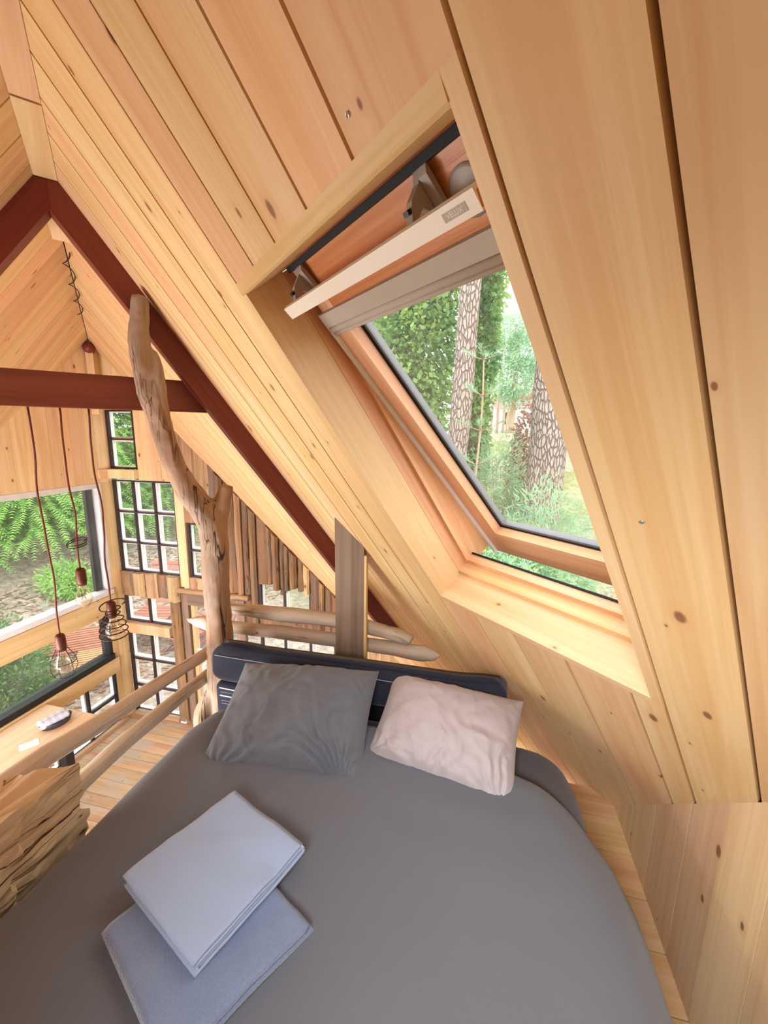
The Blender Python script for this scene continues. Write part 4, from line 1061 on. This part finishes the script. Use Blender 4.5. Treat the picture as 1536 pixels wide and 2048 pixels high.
def sprays(name, c, R0, h0, h1, n, mat, parent, ln=.5, leaf=.07, seed=0, fall=.55, per=16, cone=0.0):
    """conifer branches: arching twigs with flat leaflets on both sides"""
    r = random.Random(seed); vs, fs = [], []
    for i in range(n):
        a = r.uniform(0, 6.283); u = r.random(); z = c[2] + h0 + (h1 - h0) * u; L = ln * (1 - cone * u) * r.uniform(.7, 1.25); rr = R0 * (1 - cone * u) * r.uniform(.1, .8)
        p = V((c[0] + rr * math.cos(a), c[1] + rr * math.sin(a), z)); d = V((math.cos(a + r.uniform(-.5, .5)), math.sin(a + r.uniform(-.5, .5)), r.uniform(.1, .6))).normalized()
        side = d.cross(UP).normalized()
        for k in range(per):
            t_ = k / per; d = (d + V((0, 0, -fall / per * 1.6))).normalized(); p = p + d * (L / per)
            ll = leaf * (1 - .65 * t_) * r.uniform(.8, 1.2)
            for s_ in (1, -1):
                tip = p + (d * .6 + side * s_ * .85 + V((0, 0, r.uniform(-.35, .2)))).normalized() * ll; wv = d * ll * .16; b = len(vs)
                vs += [p - wv, p + wv, tip]; fs.append((b, b + 1, b + 2))
    o = raw(name, vs, fs, mat, parent); o['kind'] = 'stuff'; return o
def trunk_obj(name, base, top, r0_, r1_, mat, parent, seed=0, bend=.1, seg=14, wob=.12):
    base, top = V(base), V(top); n = 14
    pts = [base.lerp(top, k / n) + V((noise.noise(V((k * .35, seed, 0))), noise.noise(V((seed, k * .35, 3))), 0)) * bend * min(1, k / 3) for k in range(n + 1)]
    return MB().tube(pts, [r0_ + (r1_ - r0_) * k / n for k in range(n + 1)], seg, wob, seed).build(name, mat, parent)

# seen through the roof window
tr = thing('pine_tree', 'tall pine with thick scaly trunk leaning slightly in the roof window', 'tree', (-.62, 8.4, gz(-.62, 8.4)))
trunk_obj('trunk', (-.69, 8.4, gz(-.7, 8.4) - .1), (-.12, 8.45, 11.5), .21, .17, M['bark'], tr, 2, .05, 22)
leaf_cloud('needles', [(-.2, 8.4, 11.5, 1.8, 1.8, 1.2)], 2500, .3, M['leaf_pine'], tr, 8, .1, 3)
tr = thing('ivy_tree', 'tree trunk wholly wrapped in green ivy behind the tall pine', 'tree', (-2.0, 10.5, gz(-2, 10.5)))
trunk_obj('trunk', (-1.9, 10.5, gz(-2, 10.5) - .1), (-1.6, 10.5, 9.5), .28, .2, M['bark'], tr, 5, .1)
leaf_cloud('ivy', [(-1.9, 10.3, 2.6, 1.1, .8, 1.9), (-1.8, 10.3, 5.0, 1.15, .8, 2.1), (-2.3, 10.4, 3.9, 1.0, .8, 1.4), (-1.7, 10.4, 7.5, 1.1, .8, 2.4)], 26000, .13, M['leaf_ivy'], tr, 1.5, .5, 11, .5)
tr = thing('ivy_tree', 'slim ivy-clad trunk just right of the tall pine', 'tree', (-.1, 11.5, gz(0, 11.5)))
trunk_obj('trunk', (-.35, 11.5, gz(0, 11.5) - .1), (-.1, 11.5, 9.0), .2, .15, M['bark'], tr, 6, .1)
leaf_cloud('ivy', [(-.30, 11.3, 3.0, .38, .4, 1.8), (-.22, 11.3, 5.2, .42, .4, 1.7), (-.15, 11.3, 7.6, .45, .4, 2.0)], 8000, .13, M['leaf_ivy'], tr, 1.5, .5, 12, .5)
tr = thing('pine_tree', 'thick pine trunk at the right edge of the roof window', 'tree', (1.15, 8.8, gz(1.2, 8.8)))
trunk_obj('trunk', (1.22, 8.8, gz(1.1, 8.8) - .1), (1.10, 8.8, 11), .38, .24, M['bark'], tr, 9, .06, 22)
leaf_cloud('needles', [(.9, 8.8, 12.0, 1.8, 1.8, 1.2)], 2500, .3, M['leaf_pine'], tr, 8, .1, 13)
for i, (x, y, h, lab) in enumerate(((1.3, 24, 6.2, 'hazy pine crown far off right of the ivy-clad trunks'), (-4.2, 22, 7.5, 'hazy far tree left of the ivy tree in the roof window'), (3.6, 26, 8.0, 'far pine behind the thick trunk at the right'), (-7.5, 20, 8.5, 'far tree standing left of the roof window view'), (7.5, 20, 8.5, 'far tree well right of the roof window view'), (11, 13, 8.0, 'tree at the right side of the house garden'), (7.2, 12.5, 7.0, 'tree beside the thick pine at the right'), (10.5, 6, 8.5, 'tree off the right wall of the house'))):
    z = gz(x, y); tr = thing('far_tree', lab, 'tree', (x, y, z), 'far trees behind the garden')
    trunk_obj('trunk', (x, y, z - .1), (x, y, z + h * .9), .14, .06, M['orangebark'], tr, 20 + i, .2, 8)
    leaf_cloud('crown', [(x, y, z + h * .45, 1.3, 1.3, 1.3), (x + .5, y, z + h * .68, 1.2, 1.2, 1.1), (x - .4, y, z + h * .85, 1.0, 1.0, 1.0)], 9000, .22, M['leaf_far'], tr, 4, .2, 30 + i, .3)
for i in range(7):
    x = -.4 + i * .38; y = 30 + (i * 7) % 4; z = gz(x, y); tr = thing('distant_pine', 'thin distant bare pine in the roof window', 'tree', (x, y, z), 'thin distant pines')
    trunk_obj('trunk', (x, y, z - .1), (x + .1, y, z + 7), .10, .06, M['orangebark'], tr, 40 + i, .1, 7)
tr = thing('pine_sapling', 'slender young pine with sparse whorls of needles close outside the roof window', 'sapling', (-.08, 4.6, gz(-.08, 4.6)))
zs0 = gz(-.08, 4.6); pts = [(-.08 + .03 * math.sin(k * .8), 4.6 + .015 * k, zs0 + .37 * k) for k in range(12)]
MB().tube(pts, [.022 - .0013 * k for k in range(12)], 8).build('stem', M['orangebark'], tr)
vs, fs = [], []; m = MB(); r = random.Random(5)
for k in range(5, 12):
    for q in range(4):
        a = q * 1.57 + k * .7; p0 = V(pts[k]); tip = p0 + V((math.cos(a) * .34, math.sin(a) * .34, .16)) * (1.25 - k * .06)
        MB().tube([p0, p0.lerp(tip, .6) + V((0, 0, -.02)), tip], [.006, .004, .003], 5).build('branch', M['orangebark'], tr)
        for s_ in range(46):
            c = p0.lerp(tip, .35 + .65 * r.random()); d = ((tip - p0).normalized() + V((r.gauss(0, .7), r.gauss(0, .7), r.gauss(0, .5)))).normalized() * r.uniform(.07, .12); w = d.orthogonal().normalized() * .0022; b = len(vs)
            vs += [c - w, c + w, c + d]; fs.append((b, b + 1, b + 2))
nd = raw('needles', vs, fs, M['leaf_pine'], tr); nd['kind'] = 'stuff'
def bush(x, y, h, w, n, size, mat, lab, seed, asp=2.0, kind='shrub', droop=.1, sink=0.0):
    z = gz(x, y) - sink; t = thing('shrub', lab, 'shrub', (x, y, z), 'garden shrubs outside')
    m = MB()
    for k in range(5):
        a = k * 1.26 + seed; m.tube([(x, y, z - .05), (x + .12 * w * math.cos(a), y + .12 * w * math.sin(a), z + h * .4), (x + .3 * w * math.cos(a), y + .3 * w * math.sin(a), z + h * .75)], [.02, .014, .006], 6)
    m.build('stems', M['stem'], t)
    leaf_cloud('leaves', [(x, y, z + h * .5, w * .5, w * .5, h * .5), (x + .25 * w, y, z + h * .38, w * .35, w * .35, h * .36), (x - .25 * w, y + .1 * w, z + h * .42, w * .38, w * .35, h * .4)], n, size, mat, t, asp, droop, seed, .35)
    return t
bush(1.0, 6.9, 2.6, 1.5, 7000, .16, M['leaf_pine'], 'blue-green young pine bush at the lower right of the roof window', 51, 9)
bush(.35, 9.6, 3.0, 1.3, 6000, .14, M['leaf_pine'], 'dark pine bush between the two thick trunks', 52, 8)
bush(-.45, 6.6, 1.9, 1.2, 5000, .10, M['leaf_yellow'], 'yellow-green bush below the tall pine in the roof window', 53, 2)
bush(.5, 5.8, 1.5, 1.1, 4200, .09, M['leaf_yellow'], 'low olive bush under the blue-green young pine', 54, 3)
bush(.95, 10.6, 3.6, .7, 2400, .10, M['leaf_red'], 'copper-red shrub beside the thick pine trunk at the right', 55, 1.6)
bush(-1.7, 7.6, 2.6, 1.5, 7000, .11, M['leaf_ivy'], 'dense green bush left of the tall pine in the roof window', 56, 1.8)
# under the roof-window slot
bush(.1, 4.75, 2.2, 1.6, 9000, .12, M['leaf_pine'], 'pine branches close below the gap of the open roof window', 57, 9)
# house far behind
hb = thing('neighbour_house', 'white neighbour house far behind the pine trunks', 'house', (2.6, 34, gz(2.6, 34)))
z = gz(2.6, 34); MB().bx(.6, 5.2, 34, 38, z, z + 2.0).build('walls', M['render'], hb)
MB().prism([V((.3, 33.7, z + 2.0)), V((5.5, 33.7, z + 2.0)), V((5.5, 36, z + 3.4)), V((.3, 36, z + 3.4))], V((0, .1, .1)), V((1, 0, 0))).build('roof', M['rooftile'], hb)
for x in (1.3, 3.2): MB().bx(x, x + .7, 33.96, 34, z + .7, z + 1.6).build('window', M['black'], hb)

# seen through the left and gable windows
def conifer(x, y, h, w, n, mat, lab, seed, low=.6, ln=.8, leaf=.14, name='conifer'):
    z = gz(x, y); t = thing(name, lab, 'tree', (x, y, z), 'conifers on the slope outside')
    trunk_obj('trunk', (x, y, z - .1), (x + .1, y, z + h), .06, .02, M['stem'], t, seed, .12, 8)
    sprays('foliage', (x, y, z), w, low, h, n, mat, t, ln, leaf, seed, .8, 16, .35); return t
spots = [(-9.6, 5.4, 4.6, 1.0, 'bright green feathery conifer leftmost in the picture window', 'leaf_bright'),
         (-9.0, 6.6, 4.4, .9, 'bright green conifer in the middle of the picture window', 'leaf_bright'),
         (-8.6, 7.8, 4.8, .9, 'bright green conifer at the right of the picture window', 'leaf_bright'),
         (-10.8, 7.4, 5.2, 1.1, 'paler conifer behind the leftmost one on the slope', 'leaf_ivy'),
         (-8.1, 9.2, 5.4, 1.1, 'green conifer behind the nine-pane lattice window', 'leaf_bright'),
         (-6.6, 10.3, 5.6, 1.2, 'green conifer seen past the narrow two-pane window', 'leaf_bright'),
         (-4.9, 9.6, 5.0, 1.2, 'green conifer behind the low windows near the bed rails', 'leaf_bright'),
         (-10.2, 9.8, 5.8, 1.2, 'pale conifer on the slope beyond the lattice window', 'leaf_ivy'),
         (-3.2, 9.2, 4.6, 1.2, 'pale green conifer behind the plank post', 'leaf_far')]
for i, (x, y, h, w, lab, mt) in enumerate(spots): conifer(x, y, h, w, 1000, M[mt], lab, 70 + i, .45 if i < 3 else .1, .95, .15)
for i, (x, y, h) in enumerate(((-15, 9, 8), (-13.5, 12, 8.5), (-11, 14.5, 9), (-8, 16, 9), (-17.5, 6, 8), (-5, 15, 8))):
    z = gz(x, y); tr = thing('background_tree', ('tall hazy tree behind the leftmost bright conifer', 'tall hazy tree behind the middle of the picture window', 'tall hazy tree behind the nine-pane lattice window', 'tall hazy tree behind the narrow two-pane window', 'tall hazy tree furthest left up the slope', 'tall hazy tree behind the low windows near the plank post')[i], 'tree', (x, y, z), 'background trees on the slope')
    trunk_obj('trunk', (x, y, z - .1), (x, y, z + h * .8), .16, .08, M['stem'], tr, 90 + i, .2, 8)
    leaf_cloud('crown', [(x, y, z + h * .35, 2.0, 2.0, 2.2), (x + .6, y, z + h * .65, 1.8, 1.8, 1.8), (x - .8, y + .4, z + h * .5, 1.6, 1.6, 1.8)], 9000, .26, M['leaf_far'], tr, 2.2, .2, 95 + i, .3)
bush(-5.35, 3.15, 1.15, 1.2, 9000, .07, M['leaf_dark'], 'dark green thuja close outside the middle window', 58, 3, droop=-.2)
bush(-7.5, 5.9, .7, .9, 2500, .08, M['leaf_bright'], 'low fresh green plant on the chips below the conifers', 59, 3)
bush(-8.2, 4.4, 1.0, 1.1, 3500, .09, M['leaf_bright'], 'low green shrub at the left of the yard', 60, 3)
# slatted garden furniture
def deck_chair(x, y, rot, mat, label, back=True, n=9, w=.62, seat=.95, bl_=.75):
    z = gz(x, y); t = thing('deck_chair' if back else 'slatted_table', label, 'chair' if back else 'table', (0, 0, 0))
    def L(a, b, c): return V((a, b, c))
    for i in range(n):
        y0 = i * seat / n; MB().bx(-w / 2, w / 2, y0 + .012, y0 + seat / n - .012, .33, .352).build('slat', mat, t)
    for sx in (-1, 1):
        MB().bx(sx * (w / 2 - .05) - .02, sx * (w / 2 - .05) + .02, 0, seat, .28, .3295).build('side_rail', mat, t)
        if back:
            for (a, b) in ((.05, .75), (.75, .05)): MB().tube([(sx * (w / 2 - .09), a, 0.0), (sx * (w / 2 - .09), b, .30)], .02, 6).build('leg', mat, t)
        else:
            for a in (.06, seat - .06): MB().bx(sx * (w / 2 - .07) - .02, sx * (w / 2 - .07) + .02, a - .02, a + .02, 0, .28).build('leg', mat, t)
    if back:
        d = V((0, .5, .86)).normalized(); nn = V((1, 0, 0)).cross(d)
        for i in range(8): MB().box(V((-w / 2, seat, .34)) + d * (.06 + i * bl_ / 8), V((w, 0, 0)), d * (bl_ / 8 - .022), nn * .02).build('slat', mat, t)
        for sx in (-1, 1): MB().box(V((sx * (w / 2 - .05) - .02, seat - .02, .30)), V((.04, 0, 0)), d * (bl_ + .1), nn * -.03).build('back_rail', mat, t)
    t.location = (x, y, z); t.rotation_euler = (0, 0, rot); return t
deck_chair(-5.25, 4.05, math.radians(40), M['redwood'], 'red slatted low table on the chips outside the corner', False, 10, .75, .8)
deck_chair(-4.65, 3.85, math.radians(40), M['teak'], 'pale teak slatted stool in front of the red slatted table', False, 9, .48, .55)
deck_chair(-4.95, 4.75, math.radians(15), M['redwood'], 'red slatted deck chair behind the two-pane window')
deck_chair(-4.35, 4.75, math.radians(-20), M['redwood'], 'red slatted deck chair nearer the bed seen through the lattice')
